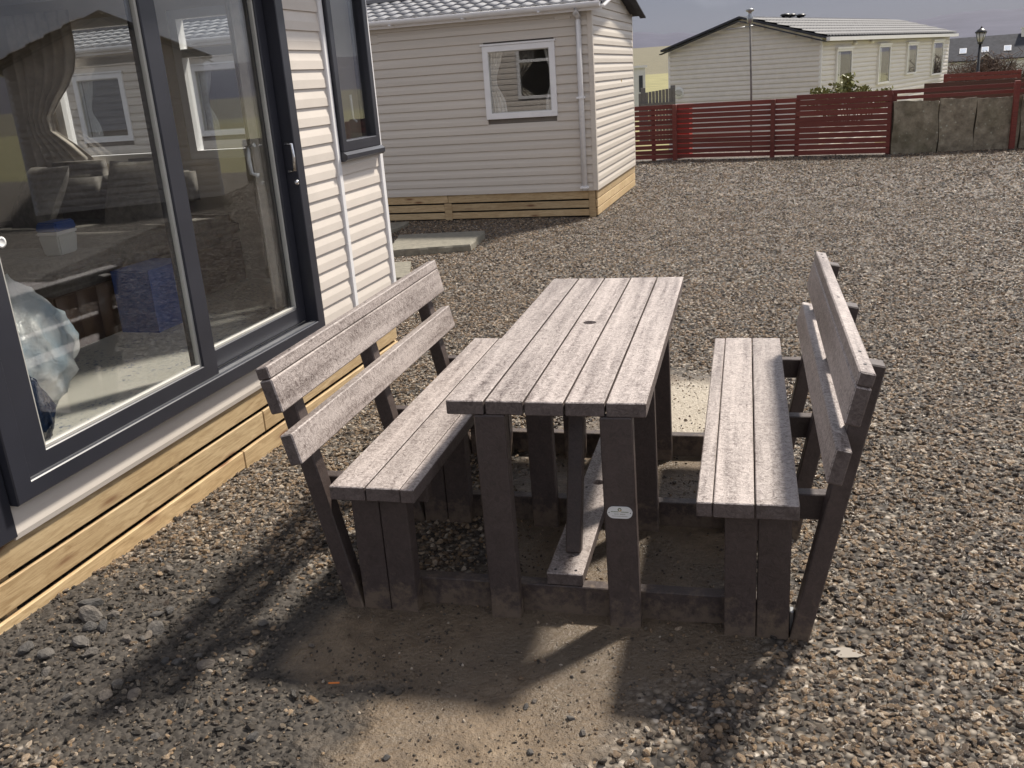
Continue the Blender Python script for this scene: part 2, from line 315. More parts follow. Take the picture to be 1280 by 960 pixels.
def gz(x, y):
    z = .012*fbm(x, y, 1.1, 3, 9)+.006*fbm(x, y, 6, 3, 2)
    z = z+.055*np.exp(-(((x+1.75)/.55)**2+((y+.45)/.55)**2))-.035*np.exp(-(((x+1.75)/.4)**2+((y-1.9)/1.0)**2))
    t = np.exp(-((np.clip(np.abs(x)-.75, 0, 9)/.25)**2+(np.clip(np.abs(y-.7)-.8, 0, 9)/.25)**2))
    z = z*(1-t)+(-.002+.004*fbm(x, y, 9, 3, 5))*t
    return z-.02*sstep(16.5, 24, y)*0
def axis(lo, a, b, hi, st, n_):
    g = np.linspace(0, 1, n_+1)[1:]
    return np.concatenate([a-(a-lo)*(g[::-1]**2.2), np.arange(a, b, st), b+(hi-b)*(g**2.2)])
xs = axis(-60, -2.4, 3.4, 60, .03, 34); ys = axis(-40, -1.6, 4.6, 19.2, .03, 44)
X, Y = np.meshgrid(xs, ys); Z = gz(X, Y); nx, ny = len(xs), len(ys)
Z = Z-1.0*sstep(17.0, 19.2, Y)
me = bpy.data.meshes.new('ground'); V = np.stack([X, Y, Z], -1).reshape(-1, 3)
idx = np.arange(nx*ny).reshape(ny, nx); q = np.stack([idx[:-1, :-1], idx[:-1, 1:], idx[1:, 1:], idx[1:, :-1]], -1).reshape(-1, 4)
me.from_pydata(V.tolist(), [], q.tolist()); me.polygons.foreach_set('use_smooth', [True]*len(me.polygons))
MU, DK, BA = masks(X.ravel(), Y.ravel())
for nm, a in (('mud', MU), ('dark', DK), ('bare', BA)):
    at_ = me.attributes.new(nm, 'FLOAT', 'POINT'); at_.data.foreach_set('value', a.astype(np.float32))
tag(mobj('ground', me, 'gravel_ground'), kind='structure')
# field beyond the fences and hills beyond that, as polar sheets round the site
def polar(name, azs, ds, zf, mat, far=None):
    v = []; f = []; fa = []
    for d in ds:
        for a in azs:
            x = CAM[0]+d*math.cos(R(a)); y = CAM[1]+d*math.sin(R(a)); v.append((x, y, zf(a, d))); fa.append(far(a, d) if far else 0)
    m = len(azs)
    for i in range(len(ds)-1):
        for k in range(m-1): f.append((i*m+k, i*m+k+1, (i+1)*m+k+1, (i+1)*m+k))
    me = pyd(name, v, f, True); t = me.attributes.new('far', 'FLOAT', 'POINT'); t.data.foreach_set('value', fa)
    return tag(mobj(name, me, mat), kind='structure')
def field_z(a, d):
    left = float(sstep(86, 92, a)); near = -.55
    zl = near+float(sstep(30, 220, d))*1.2+max(0, d-240)*.0345
    zr = near-.021*max(0, min(d, 110)-20)+max(0, d-300)*.012
    return zl*left+zr*(1-left)
polar('field', np.linspace(20, 160, 141), list(np.linspace(18.5, 60, 12))+list(np.linspace(75, 700, 34)), field_z, 'grass_field', lambda a, d: float(sstep(205, 215, d)))
HP = [(20, 1.6), (60, 1.9), (75, 1.62), (77, 1.66), (78.5, 1.75), (80, 1.62), (82, 1.42), (84, 1.2), (88, 1.35), (93, 1.75), (96, 2.0), (102, 2.2), (120, 2.0), (160, 1.8)]
def hill_z(a, d):
    top = float(np.interp(a, [p[0] for p in HP], [p[1] for p in HP]))+.05*math.sin(a*3.1)+.02*math.sin(a*11)
    zt = CAM[2]+2400*math.tan(R(top)); t = (d-1100)/1300
    if t <= 1: return -8+(zt+8)*float(sstep(0, 1, t))+4*math.sin(a*2.7+d*.011)*t*(1-t)
    return zt*(1-(t-1)*.8)
polar('hills', np.linspace(20, 160, 181), np.linspace(1100, 3300, 18), hill_z, 'hazy_moor_hill')
# ------------------------------------------------------------------ gravel stones (instanced, uncountable)
def gravel(name, mat, pts, scl, rot, label, cat, ang):
    me = bpy.data.meshes.new(name); me.from_pydata(pts.tolist(), [], [])
    for nm, a in (('scl', scl), ('rot', rot)):
        t = me.attributes.new(nm, 'FLOAT_VECTOR', 'POINT'); t.data.foreach_set('vector', a.astype(np.float32).ravel())
    o = mobj(name, me, mat); tag(o, label, cat, kind='stuff')
    g = bpy.data.node_groups.new(name+'_nodes', 'GeometryNodeTree'); g.is_modifier = True
    g.interface.new_socket('Geometry', in_out='INPUT', socket_type='NodeSocketGeometry'); g.interface.new_socket('Geometry', in_out='OUTPUT', socket_type='NodeSocketGeometry')
    gn = g.nodes; gl = g.links; gi = gn.new('NodeGroupInput'); go = gn.new('NodeGroupOutput')
    jn = gn.new('GeometryNodeJoinGeometry')
    for k in range(7):
        ic = gn.new('GeometryNodeMeshIcoSphere'); ic.inputs['Radius'].default_value = 1; ic.inputs['Subdivisions'].default_value = 1 if ang else 2
        ps = gn.new('GeometryNodeInputPosition'); ad = gn.new('ShaderNodeVectorMath'); ad.operation = 'ADD'; ad.inputs[1].default_value = (k*7.3, k*3.1, k*5.7)
        no = gn.new('ShaderNodeTexNoise'); no.inputs['Scale'].default_value = 1.0 if ang else .75; no.inputs['Detail'].default_value = 1
        su = gn.new('ShaderNodeVectorMath'); su.operation = 'SUBTRACT'; su.inputs[1].default_value = (.5, .5, .5)
        sc = gn.new('ShaderNodeVectorMath'); sc.operation = 'SCALE'; sc.inputs['Scale'].default_value = 1.9 if ang else 1.5
        sp_ = gn.new('GeometryNodeSetPosition'); gi_ = gn.new('GeometryNodeGeometryToInstance')
        gl.new(ps.outputs[0], ad.inputs[0]); gl.new(ad.outputs[0], no.inputs['Vector']); gl.new(no.outputs['Color'], su.inputs[0]); gl.new(su.outputs[0], sc.inputs[0])
        gl.new(ic.outputs[0], sp_.inputs['Geometry']); gl.new(sc.outputs[0], sp_.inputs['Offset'])
        last = sp_.outputs[0]
        if not ang and k % 3:
            ss = gn.new('GeometryNodeSetShadeSmooth'); gl.new(last, ss.inputs['Geometry']); last = ss.outputs[0]
        sm = gn.new('GeometryNodeSetMaterial'); sm.inputs['Material'].default_value = MATS[mat]; gl.new(last, sm.inputs['Geometry'])
        gl.new(sm.outputs[0], gi_.inputs[0]); gl.new(gi_.outputs[0], jn.inputs[0])
    ip = gn.new('GeometryNodeInstanceOnPoints'); ip.inputs['Pick Instance'].default_value = True
    gl.new(gi.outputs[0], ip.inputs['Points']); gl.new(jn.outputs[0], ip.inputs['Instance'])
    a1 = gn.new('GeometryNodeInputNamedAttribute'); a1.data_type = 'FLOAT_VECTOR'; a1.inputs['Name'].default_value = 'scl'
    a2 = gn.new('GeometryNodeInputNamedAttribute'); a2.data_type = 'FLOAT_VECTOR'; a2.inputs['Name'].default_value = 'rot'
    er = gn.new('FunctionNodeEulerToRotation'); gl.new(a2.outputs[0], er.inputs[0]); gl.new(er.outputs[0], ip.inputs['Rotation']); gl.new(a1.outputs[0], ip.inputs['Scale'])
    gl.new(ip.outputs[0], go.inputs[0])
    md = o.modifiers.new('scatter', 'NODES'); md.node_group = g; return o
def visible(P, m=170):
    d = P-CAM; z = d@FW; u = 640+F*(d@R2)/z; v = 480-F*(d@U2)/z
    return (z > .2) & (u > -m) & (u < 1280+m) & (v < 960+m*1.3) & (v > -50)
C1A = np.array([-1.815, 0, 0]); C1R = R(87.65)
def clear_of_buildings(x, y):
    c1 = (x < -1.83+.041*y) & (y < 3.05)
    c2 = (y > 8.78-.0436*(x+1.2)) & (x < -1.2+.0436*(y-8.8)) & (y < 11.9)
    return ~(c1 | c2) & (y < 15.55-.20*np.clip(x, -2, 3))
P_, S_, R_ = [], [], []; PD, SD, RD = [], [], []
for (d0, d1, dens, smin, smax) in ((0, 4.2, 4600, .0044, .0132), (4.2, 7.5, 3000, .0062, .0128), (7.5, 12, 1500, .008, .0135), (12, 19.5, 600, .011, .018)):
    x0, x1, y0, y1 = -4.5, 9, -2.2, 17
    cnt = int(dens*(x1-x0)*(y1-y0)) if d0 > 4 else int(dens*6.6*4.4)
    if d0 < 4: x0, x1, y0, y1 = -2.3, 4.3, -2.0, 2.4
    x = rng.uniform(x0, x1, cnt); y = rng.uniform(y0, y1, cnt)
    d = np.hypot(x-CAM[0], y-CAM[1]); ok = (d >= d0) & (d < d1) & clear_of_buildings(x, y); x, y = x[ok], y[ok]
    P = np.stack([x, y, gz(x, y)], -1); ok = visible(P); P = P[ok]; x, y = x[ok], y[ok]
    mu, dk, ba = masks(x, y); u = rng.random(len(x))
    cl_ = sstep(.05, .55, fbm(x, y, 3.1, 4, 12)+.35*fbm(x, y, 9, 2, 3)); ba = np.clip(ba, 0, 1); thin = sstep(.15, .62, fbm(x, y, .9, 4, 21)+.3*fbm(x, y, 4, 3, 17)); u = u*(1-.45*thin); keep = (1-u) < .03+.97*(1-mu)**2.4+.22*cl_*(mu > .4)*(1-ba)*sstep(.4, -.1, y)+.04*cl_
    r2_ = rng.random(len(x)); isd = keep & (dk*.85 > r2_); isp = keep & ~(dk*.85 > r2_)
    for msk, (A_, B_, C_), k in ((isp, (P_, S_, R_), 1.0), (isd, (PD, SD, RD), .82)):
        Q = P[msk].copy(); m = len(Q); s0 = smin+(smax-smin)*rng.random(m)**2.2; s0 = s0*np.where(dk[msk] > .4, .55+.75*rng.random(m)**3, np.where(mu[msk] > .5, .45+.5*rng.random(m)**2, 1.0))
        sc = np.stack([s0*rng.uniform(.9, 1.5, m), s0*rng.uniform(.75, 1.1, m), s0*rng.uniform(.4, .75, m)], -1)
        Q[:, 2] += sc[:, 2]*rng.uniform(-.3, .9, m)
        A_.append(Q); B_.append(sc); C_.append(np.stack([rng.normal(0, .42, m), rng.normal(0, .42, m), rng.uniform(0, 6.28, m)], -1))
x = rng.uniform(-1.3, 1.0, 60000); y = rng.uniform(-1.3, 2.7, 60000); mu, dk, ba = masks(x, y)
ok = (mu > .25) & (rng.random(60000) < .12+.55*sstep(-.1, .6, fbm(x, y, 4.2, 4, 31))) & visible(np.stack([x, y, 0*x], -1)); x, y = x[ok], y[ok]; m = len(x)
s0 = .0012+.0042*rng.random(m)**3; sc = np.stack([s0*rng.uniform(.9, 1.5, m), s0, s0*.7], -1); Q = np.stack([x, y, gz(x, y)+s0*.2], -1); r0 = rng.uniform(-1, 6, (m, 3)); h = rng.random(m) < .5
P_.append(Q[h]); S_.append(sc[h]); R_.append(r0[h]); PD.append(Q[~h]); SD.append(sc[~h]); RD.append(r0[~h])
P_, S_, R_, PD, SD, RD = [np.concatenate(q) for q in (P_, S_, R_, PD, SD, RD)]
print('pebbles', len(P_), 'crushed', len(PD))
gravel('gravel', 'pebble', P_, S_, R_, 'loose brown and grey beach gravel covering the yard', 'gravel', False)
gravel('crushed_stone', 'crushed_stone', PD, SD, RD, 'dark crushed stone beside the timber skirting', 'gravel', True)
def gzf(x, y): return float(gz(np.array(x, float), np.array(y, float)))
# single loose stones
def rock_mesh(seed, k=2):
    bm = bmesh.new(); bmesh.ops.create_icosphere(bm, subdivisions=k, radius=1); r_ = random.Random(seed)
    pl = [(Vector((r_.uniform(-1, 1), r_.uniform(-1, 1), r_.uniform(-1, 1))).normalized(), r_.uniform(.5, .85)) for _ in range(9)]
    for q in bm.verts:
        for nv, d in pl:
            t = q.co.dot(nv)-d
            if t > 0: q.co -= nv*t
    me = bpy.data.meshes.new('stone'); bm.to_mesh(me); bm.free(); me.materials.append(MATS['loose_stone']); return me
RM = [rock_mesh(i) for i in range(7)]
STONES = [(117, 770, 15), (119, 785, 18), (131, 797, 11), (197, 794, 14), (213, 770, 9), (187, 802, 9), (180, 806, 7), (160, 809, 9), (62, 830, 12), (38, 826, 12), (104, 816, 13), (116, 797, 10), (115, 828, 10), (208, 831, 8), (222, 832, 7), (260, 833, 13), (249, 823, 8), (61, 851, 9), (147, 862, 9), (133, 875, 11), (168, 872, 11), (212, 716, 8), (270, 755, 9), (316, 920, 9), (330, 779, 8), (235, 780, 8), (198, 775, 9), (145, 780, 9), (240, 800, 7), (84, 880, 8), (390, 805, 5), (194, 918, 7), (282, 839, 6), (657, 880, 6), (668, 873, 5), (713, 896, 6), (728, 915, 6), (793, 949, 7), (483, 943, 6), (662, 937, 6)]
for i, (px, py, w) in enumerate(STONES):
    g = gnd(px, py, .01); s0 = w/F*np.linalg.norm(g-CAM)*.98
    o = mobj('loose_stone', RM[i % 7], None, None, (g[0], g[1], gzf(g[0], g[1])+s0*.28), (random.uniform(-.3, .3), random.uniform(-.3, .3), random.uniform(0, 6)), (s0, s0*random.uniform(.6, .9), s0*random.uniform(.45, .7)))
    if px < 400: tag(o, 'loose angular stone larger than the dark crushed stone it lies on', 'stone', 'stones on the dark crushed stone')
    else: tag(o, 'small loose stone lying on the brown mud before the picnic table', 'stone', 'stones on the mud')
g = gnd(417, 851, .02); tag(mobj('orange_scrap', boxmesh('orange_scrap', .034, .007, .005, .002), 'orange_scrap', None, (g[0], g[1], gzf(g[0], g[1])+.016), (0, .1, .35)), 'thin orange sliver lying on the dark crushed stone', 'litter')
v = []; gc = gnd(1062, 818, 0)
for k in range(28):
    a = 6.283*k/28; r_ = 1+.22*math.sin(3*a+1)+.15*math.sin(5*a); v.append((gc[0]+(.05*r_)*math.cos(a), gc[1]+.024*r_*math.sin(a), gzf(gc[0], gc[1])+.006))
tag(mobj('puddle', pyd('puddle', v, [tuple(range(28))]), 'puddle_water'), kind='structure')
# stone flags lying on the gravel by the second caravan
def flag(pts, h, label):
    P = [gnd(*q) for q in pts]; c = sum(P)/len(P); n_ = 40; v = []; poly = []
    for i in range(len(P)):
        for k in range(n_//len(P)): t = k/(n_//len(P)); poly.append((P[i]*(1-t)+P[(i+1) % len(P)]*t-c)[:2])
    rr = random.Random(3); m = len(poly)
    for z, s in ((0, 1.01), (h*.8, 1.0), (h, .985)):
        for k, (a, b) in enumerate(poly): j = 1+.018*math.sin(k*2.1)+.012*rr.uniform(-1, 1); v.append((a*s*j, b*s*j, z))
    f = [(l*m+k, l*m+(k+1) % m, (l+1)*m+(k+1) % m, (l+1)*m+k) for l in range(2) for k in range(m)]+[tuple(range(2*m, 3*m)), tuple(range(m))[::-1]]
    tag(mobj('stone_slab', pyd('stone_slab', v, f), 'flagstone', None, (c[0], c[1], -.005)), label, 'slab')
flag([(484, 323), (588, 315), (607, 297), (500, 302)], .085, 'large rough flagstone lying on the gravel in front of the pale caravan')
flag([(470, 300), (506, 286), (512, 281), (470, 284)], .05, 'thin flagstone by the near corner post under the pale caravan')
flag([(480, 352), (512, 350), (514, 330), (480, 332)], .035, 'low flat flagstone set in the gravel beside the cream caravan')
# ------------------------------------------------------------------ picnic table with two benches, one rigid frame
T = thing('picnic_table', 'weathered brown picnic table joined to two high-backed benches on a common frame', 'picnic table')
def plank(name, x0, x1, y0, y1, z0, z1, mat='faded_plank', bev=.003):
    o = box(name, x0, x1, y0, y1, z0, z1, mat, T, bev)
    return wear_shade(o, [(0, 0, 1)]) if mat == 'faded_plank' else o
bw = .627/5
for i in range(5):
    x0 = -.348+i*bw; o = plank('table_board', x0+.0032, x0+bw-.0032, 0+random.uniform(-.002, .002), 1.752+random.uniform(-.003, .003), .7045, .75+random.uniform(-.0008, .0008))
    if i == 2: cut_hole(o, -.039-(x0+bw/2), .931-.876, .026)
for s in (-1, 1):
    for a, b in ((.427, .4715), (.4745, .587), (.5915, .710)):
        lo, hi = (a, b) if s > 0 else (-b, -a)
        plank('seat_board', lo, hi, -.144+random.uniform(-.002, .002), 1.553+random.uniform(-.003, .003), .461, .508+random.uniform(-.0008, .0008))
    # back: two stacked boards on top, one board below, leaning outward
    tl = math.atan2(.843-.772, .912-.593)
    def pt(h, o_): return (s*(.772+math.sin(tl)*h+math.cos(tl)*o_), .593+math.cos(tl)*h-math.sin(tl)*o_)
    for h0, h1 in ((0, .104), (.175, .2845), (.2865, .3265)):
        c = pt((h0+h1)/2, .022); o = mobj('backrest_board', boxmesh('backrest_board', .043, 1.641, h1-h0, .004), 'faded_plank', T, (c[0], .6485, c[1]), (0, s*tl, 0)); wear_shade(o, [(0, 0, 1), (-s, 0, 0)])
DY = (0, .652, 1.345)
for i, dy in enumerate(DY):
    y0 = .033+dy; fy = -.026+dy if i < 2 else dy-.02
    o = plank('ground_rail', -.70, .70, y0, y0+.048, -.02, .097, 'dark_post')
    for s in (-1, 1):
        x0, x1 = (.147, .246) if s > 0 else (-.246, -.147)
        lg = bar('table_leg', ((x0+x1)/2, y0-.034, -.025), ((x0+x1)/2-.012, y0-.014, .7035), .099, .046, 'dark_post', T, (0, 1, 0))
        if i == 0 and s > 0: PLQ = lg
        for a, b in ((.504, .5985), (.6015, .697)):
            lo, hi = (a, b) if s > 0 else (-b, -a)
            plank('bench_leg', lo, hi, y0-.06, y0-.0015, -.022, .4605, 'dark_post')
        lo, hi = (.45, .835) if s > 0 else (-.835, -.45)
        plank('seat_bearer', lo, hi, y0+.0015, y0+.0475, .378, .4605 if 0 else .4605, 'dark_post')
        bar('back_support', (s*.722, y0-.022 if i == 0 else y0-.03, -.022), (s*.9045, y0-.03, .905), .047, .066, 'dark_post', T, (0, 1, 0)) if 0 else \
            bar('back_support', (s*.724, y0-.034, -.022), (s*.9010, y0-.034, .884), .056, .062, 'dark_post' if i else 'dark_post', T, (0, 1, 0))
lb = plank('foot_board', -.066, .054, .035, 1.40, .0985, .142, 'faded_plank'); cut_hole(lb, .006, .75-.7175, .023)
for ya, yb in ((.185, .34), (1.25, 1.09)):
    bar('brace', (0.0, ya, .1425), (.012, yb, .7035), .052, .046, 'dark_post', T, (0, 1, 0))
scm = None
def screw(x, y, z, rot=(0, 0, 0)):
    global scm
    if scm is None:
        bm = bmesh.new(); bmesh.ops.create_cone(bm, segments=10, radius1=.0052, radius2=.0045, depth=.002, cap_ends=True); scm = bpy.data.meshes.new('screw_head'); bm.to_mesh(scm); bm.free(); scm.materials.append(MATS['black_iron'])
    mobj('screw_head', scm, None, T, (x, y, z), rot)
for sx in (-.04, .028):
    for yy in (.06, .70, 1.375): screw(sx, yy, .1425)
for s in (-1, 1):
    for yy in (-.10, .02, .66, 1.35, 1.42): screw(s*(.772+math.sin(math.atan2(.071, .319))*.3265+.021), yy, .593+.973*.3265-.0035, (0, s*math.atan2(.071, .319), 0))
# oval maker's plate on the front right leg
ml = PLQ.matrix_local; bpy.context.view_layer.update()
pz = pl_c = None
P0_ = None
d = ray(776, 640); t_ = ((.033-.034-.023+.013)-CAM[1])/d[1]; pc_ = CAM+d*t_
v = []; f = []; mi = []
def poly(pts, y, m): k = len(v); v.extend([(a, y, b) for a, b in pts]); f.append(tuple(range(k, k+len(pts)))); mi.append(m)
def stadium(hw, hh, n_=10):
    p = []
    for sgn in (1, -1):
        for k in range(n_+1): a = -math.pi/2+math.pi*k/n_; p.append((sgn*((hw-hh)+hh*math.cos(a)), sgn*hh*math.sin(a)))
    return p
o_ = stadium(.039, .0195); k0 = len(o_)
v.extend([(a, 0, b) for a, b in o_]); v.extend([(a, -.004, b) for a, b in o_]); f.append(tuple(range(k0, 2*k0))); mi.append(0)
for k in range(k0): f.append((k, (k+1) % k0, (k+1) % k0+k0, k+k0)); mi.append(0)
def rect(x0, x1, z0, z1, m): poly([(x0, z0), (x1, z0), (x1, z1), (x0, z1)], -.0046, m)
rr = random.Random(2)
for zc, x0, x1, h, m in ((.0035, -.027, -.004, .0026, 1), (.0030, .004, .027, .0026, 1), (-.0045, -.017, -.003, .0024, 2), (-.0045, .001, .017, .0024, 2), (-.0115, -.024, .024, .0018, 2)):
    x = x0
    while x < x1: w = rr.uniform(.0012, .0024); rect(x, min(x+w, x1), zc-h/2, zc+h/2, m); x += w+.0008
for k in range(14):
    a0, a1 = 6.283*k/14, 6.283*(k+1)/14; ring = [(r_*math.cos(a), .0105+r_*math.sin(a)) for r_, a in ((.0032, a0), (.006, a0), (.006, a1), (.0032, a1))]; poly(ring, -.0046, 1 if k < 9 else 3)
for sx in (-.033, .033): poly([(sx+.0018*math.cos(6.283*k/8), .0018*math.sin(6.283*k/8)) for k in range(8)], -.0046, 4)
me = pyd('maker_plate', v, f)
for m in ('plaque_white', 'print_green', 'print_grey', 'print_gold', 'rubber_seal'): me.materials.append(MATS[m])
me.polygons.foreach_set('material_index', mi)
o = mobj('maker_plate', me, None); o.parent = PLQ; bpy.context.view_layer.update()
lx = PLQ.matrix_world.inverted() @ Vector((pc_[0], pc_[1], pc_[2])); lx.y = lx.y
o.matrix_world = Matrix.Translation((.197-.010, 0, 0)); 
wp = PLQ.matrix_world @ Vector((0, 0, lx.z)); nrm = min((PLQ.matrix_world.to_3x3() @ q for q in (Vector((0, 1, 0)), Vector((0, -1, 0)), Vector((1, 0, 0)), Vector((-1, 0, 0)))), key=lambda q: q.y)
o.matrix_world = Matrix.Translation(wp+nrm*.0235)
tag(o, 'white oval plate with green emblem and small print')
mobj('foot_bracket', boxmesh('foot_bracket', .014, .03, .075, .003), 'galvanised', T, (.7055, .012, .045))
# ------------------------------------------------------------------ cladding
def board_profile(pitch, t=.017):
    return [(0, 0), (-t, .001), (-t*.93, pitch*.46), (-t*.22, pitch*.995), (0, pitch*.995)]
def clad_mesh(pitch, t=.014): return extrude('cladding_board', board_profile(pitch, t), 1.0, None)
def clad_wall(parent, x0, x1, z0, z1, pitch, mat, openings, place, top=None, t=.014):
    """place(x, z) gives location, rz of the board start; openings are (xa, xb, za, zb)"""
    me = clad_mesh(pitch, t); me.materials.append(MATS[mat]); z = z0
    while z < z1-.01:
        lim = [(x0, x1)]
        if top:
            a, b = top(z+pitch); lim = [(max(x0, a), min(x1, b))]
        for (xa, xb, za, zb) in openings:
            if z+pitch > za+.012 and z < zb-.012:
                nl = []
                for a, b in lim:
                    if xb <= a or xa >= b: nl.append((a, b)); continue
                    if xa > a: nl.append((a, xa))
                    if xb < b: nl.append((xb, b))
                lim = nl
        for a, b in lim:
            if b-a > .02:
                loc, rz = place(a, z); mobj('cladding_board', me, None, parent, loc, (0, 0, rz), (b-a, 1, min(1, (z1-z)/pitch)))
        z += pitch
def pane(name, x0, x1, z0, z1, y, parent, mat='window_glass', t=.006):
    return boxes(name, [(x0, x1, y, y+t, z0, z1)], mat, parent)
def frame_rect(name, x0, x1, z0, z1, w, y0, y1, mat, parent, wb=None, bev=.004):
    """four mitred-looking lengths as one frame mesh"""
    wb = wb or w; v = []; f = []
    O_ = [(x0, z0), (x1, z0), (x1, z1), (x0, z1)]; I_ = [(x0+w, z0+wb), (x1-w, z0+wb), (x1-w, z1-w), (x0+w, z1-w)]
    e = bev
    Ob = [(x0+e, z0+e), (x1-e, z0+e), (x1-e, z1-e), (x0+e, z1-e)]; Ib = [(x0+w-e, z0+wb-e), (x1-w+e, z0+wb-e), (x1-w+e, z1-w+e), (x0+w-e, z1-w+e)]
    rings = [(O_, y1), (O_, y0+e), (Ob, y0), (Ib, y0), (I_, y0+e), (I_, y1)]
    for ring, y in rings: v += [(a, y, b) for a, b in ring]
    for k in range(len(rings)):
        j = (k+1) % len(rings)
        for i in range(4): f.append((k*4+i, k*4+(i+1) % 4, j*4+(i+1) % 4, j*4+i))
    me = pyd(name, v, f); bm = bmesh.new(); bm.from_mesh(me); bmesh.ops.recalc_face_normals(bm, faces=bm.faces); bm.to_mesh(me); bm.free()
    return mobj(name, me, mat, parent)
def curtain(name, x0, x1, z0, z1, y, mat, label, M, tie=None, group=None, along='x', amp=.02, folds=7):
    n_ = 60; rows = 14; v = []; f = []
    for r_ in range(rows+1):
        t = r_/rows; z = z0+(z1-z0)*t
        for k in range(n_+1):
            u = k/n_; x = x0+(x1-x0)*u
            if tie:
                tz, side = tie; pinch = 1-.62*math.exp(-((z-tz)/(.24 if z > tz else .16))**2); x = (x0+(x-x0)*pinch) if side < 0 else (x1+(x-x1)*pinch)
            d = y+amp*math.sin(u*6.283*folds+.6*math.sin(t*3))
            v.append((x, d, z) if along == 'x' else (d, x, z))
    for r_ in range(rows):
        for k in range(n_): a = r_*(n_+1)+k; f.append((a, a+1, a+n_+2, a+n_+1))
    o = mobj(name, pyd(name, v, f, True), mat); o.matrix_world = M; md = o.modifiers.new('thickness', 'SOLIDIFY'); md.thickness = .003
    return tag(o, label, 'curtain', group)
# ------------------------------------------------------------------ cream caravan with the sliding door (local x along the wall, y inward)
C1 = thing('cream_caravan', 'cream clad caravan with dark framed sliding patio door and new timber skirting', 'caravan', tuple(C1A), C1R)
M1 = Matrix.Translation(C1A) @ Matrix.Rotation(C1R, 4, 'Z')
XE, WD = 3.02, 3.3
# skirting planks, front and far end
for k, (za, zb) in enumerate(((.222, .326), (.098, .203), (-.035, .078))):
    x = -.41
    cuts = [(-.41, 3.0)] if k == 0 else ([(-.41, 1.30), (1.304, 3.0)] if k == 1 else [(-.44, 1.08), (1.084, 3.0)])
    for a, b in cuts:
        o = box('skirting_plank', a, b, -.004*(k == 2)-.002*(a > 1), .018, za+(.03 if k == 2 and a < 0 else 0), zb-(0), 'new_timber', C1, .003)
    box('skirting_plank', XE-.012, XE+.01, .02, WD-.02, za, zb, 'new_timber', C1, .003)
    box('skirting_plank', -.405, -.385, .02, 2.2, za, zb, 'new_timber', C1, .003)
for x in (-.36, .6, 1.6, 2.9): box('skirting_post', x, x+.045, .022, .066, -.05, .33, 'new_timber', C1)
box('floor_pan', -.36, XE-.03, .08, WD-.05, .335, .44, 'rubber_seal', C1)
# plain lower trim and wall cladding
bt = extrude('lower_trim', [(.02, .325), (-.012, .325), (-.016, .345), (-.012, .395), (-.004, .447), (.02, .447)], XE+.30, None); mobj('lower_trim', bt, 'cream_cladding', C1, (-.28, 0, 0))
def pl1(x, z): return ((x, 0, z), 0)
FX0, FX1, FZ0, FZ1 = -.268, 1.968, .447, 2.31
clad_wall(C1, FX1+.004, 2.405, .447, 2.42, .097, 'cream_cladding', [], pl1)
clad_wall(C1, 2.452, XE-.03, .447, 2.42, .097, 'cream_cladding', [(2.45, 2.985, 1.345, 2.36)], pl1)
box('cover_trim', 2.405, 2.45, -.026, .01, .447, 2.42, 'white_upvc', C1, .005)
box('corner_trim', XE-.03, XE+.018, -.026, .03, .33, 2.45, 'white_upvc', C1, .005)
box('corner_post', -.36, -.272, -.02, .07, .335, 2.45, 'anthracite_upvc', C1, .004)
# inside skins and roof
def skin(lst): boxes('inner_lining', lst, 'inner_wall', C1)
skin([(1.97, 2.44, .012, .05, .44, 2.42), (2.44, 2.99, .012, .05, .44, 1.33), (2.98, XE-.004, .012, .06, .44, 2.42), (-.36, 1.97, .012, .05, 2.312, 2.42), (2.44, 2.99, .012, .05, 2.365, 2.42)])
skin([(-.36, XE-.01, WD-.06, WD-.01, .44, 2.42)])
boxes('ceiling', [(-.36, XE-.01, .05, WD-.06, 2.37, 2.42)], 'white_upvc', C1)
boxes('floor', [(-.36, XE-.02, .03, WD-.06, .44, .52)], 'vinyl_floor', C1)
boxes('near_wall', [(-.36, -.31, .07, WD-.06, .44, 2.37)], 'inner_wall', C1)
rv = [(-.55, -.22, 2.40), (XE+.22, -.22, 2.40), (XE+.22, WD/2, 2.86), (-.55, WD/2, 2.86), (XE+.22, WD+.22, 2.40), (-.55, WD+.22, 2.40)]
rv2 = rv+[(a, b, c+.07) for a, b, c in rv]
mobj('roof', pyd('roof', rv2, [(0, 1, 2, 3), (3, 2, 4, 5), (6, 9, 8, 7), (9, 11, 10, 8), (0, 6, 7, 1), (4, 10, 11, 5), (1, 7, 8, 2), (2, 8, 10, 4), (0, 3, 9, 6), (3, 5, 11, 9)]), 'slate', C1)
for xg in (-.36, XE): mobj('gable_infill', pyd('gable_infill', [(xg, 0, 2.42), (xg, WD, 2.42), (xg, WD/2, 2.84)], [(0, 2, 1)]), 'cream_cladding', C1)
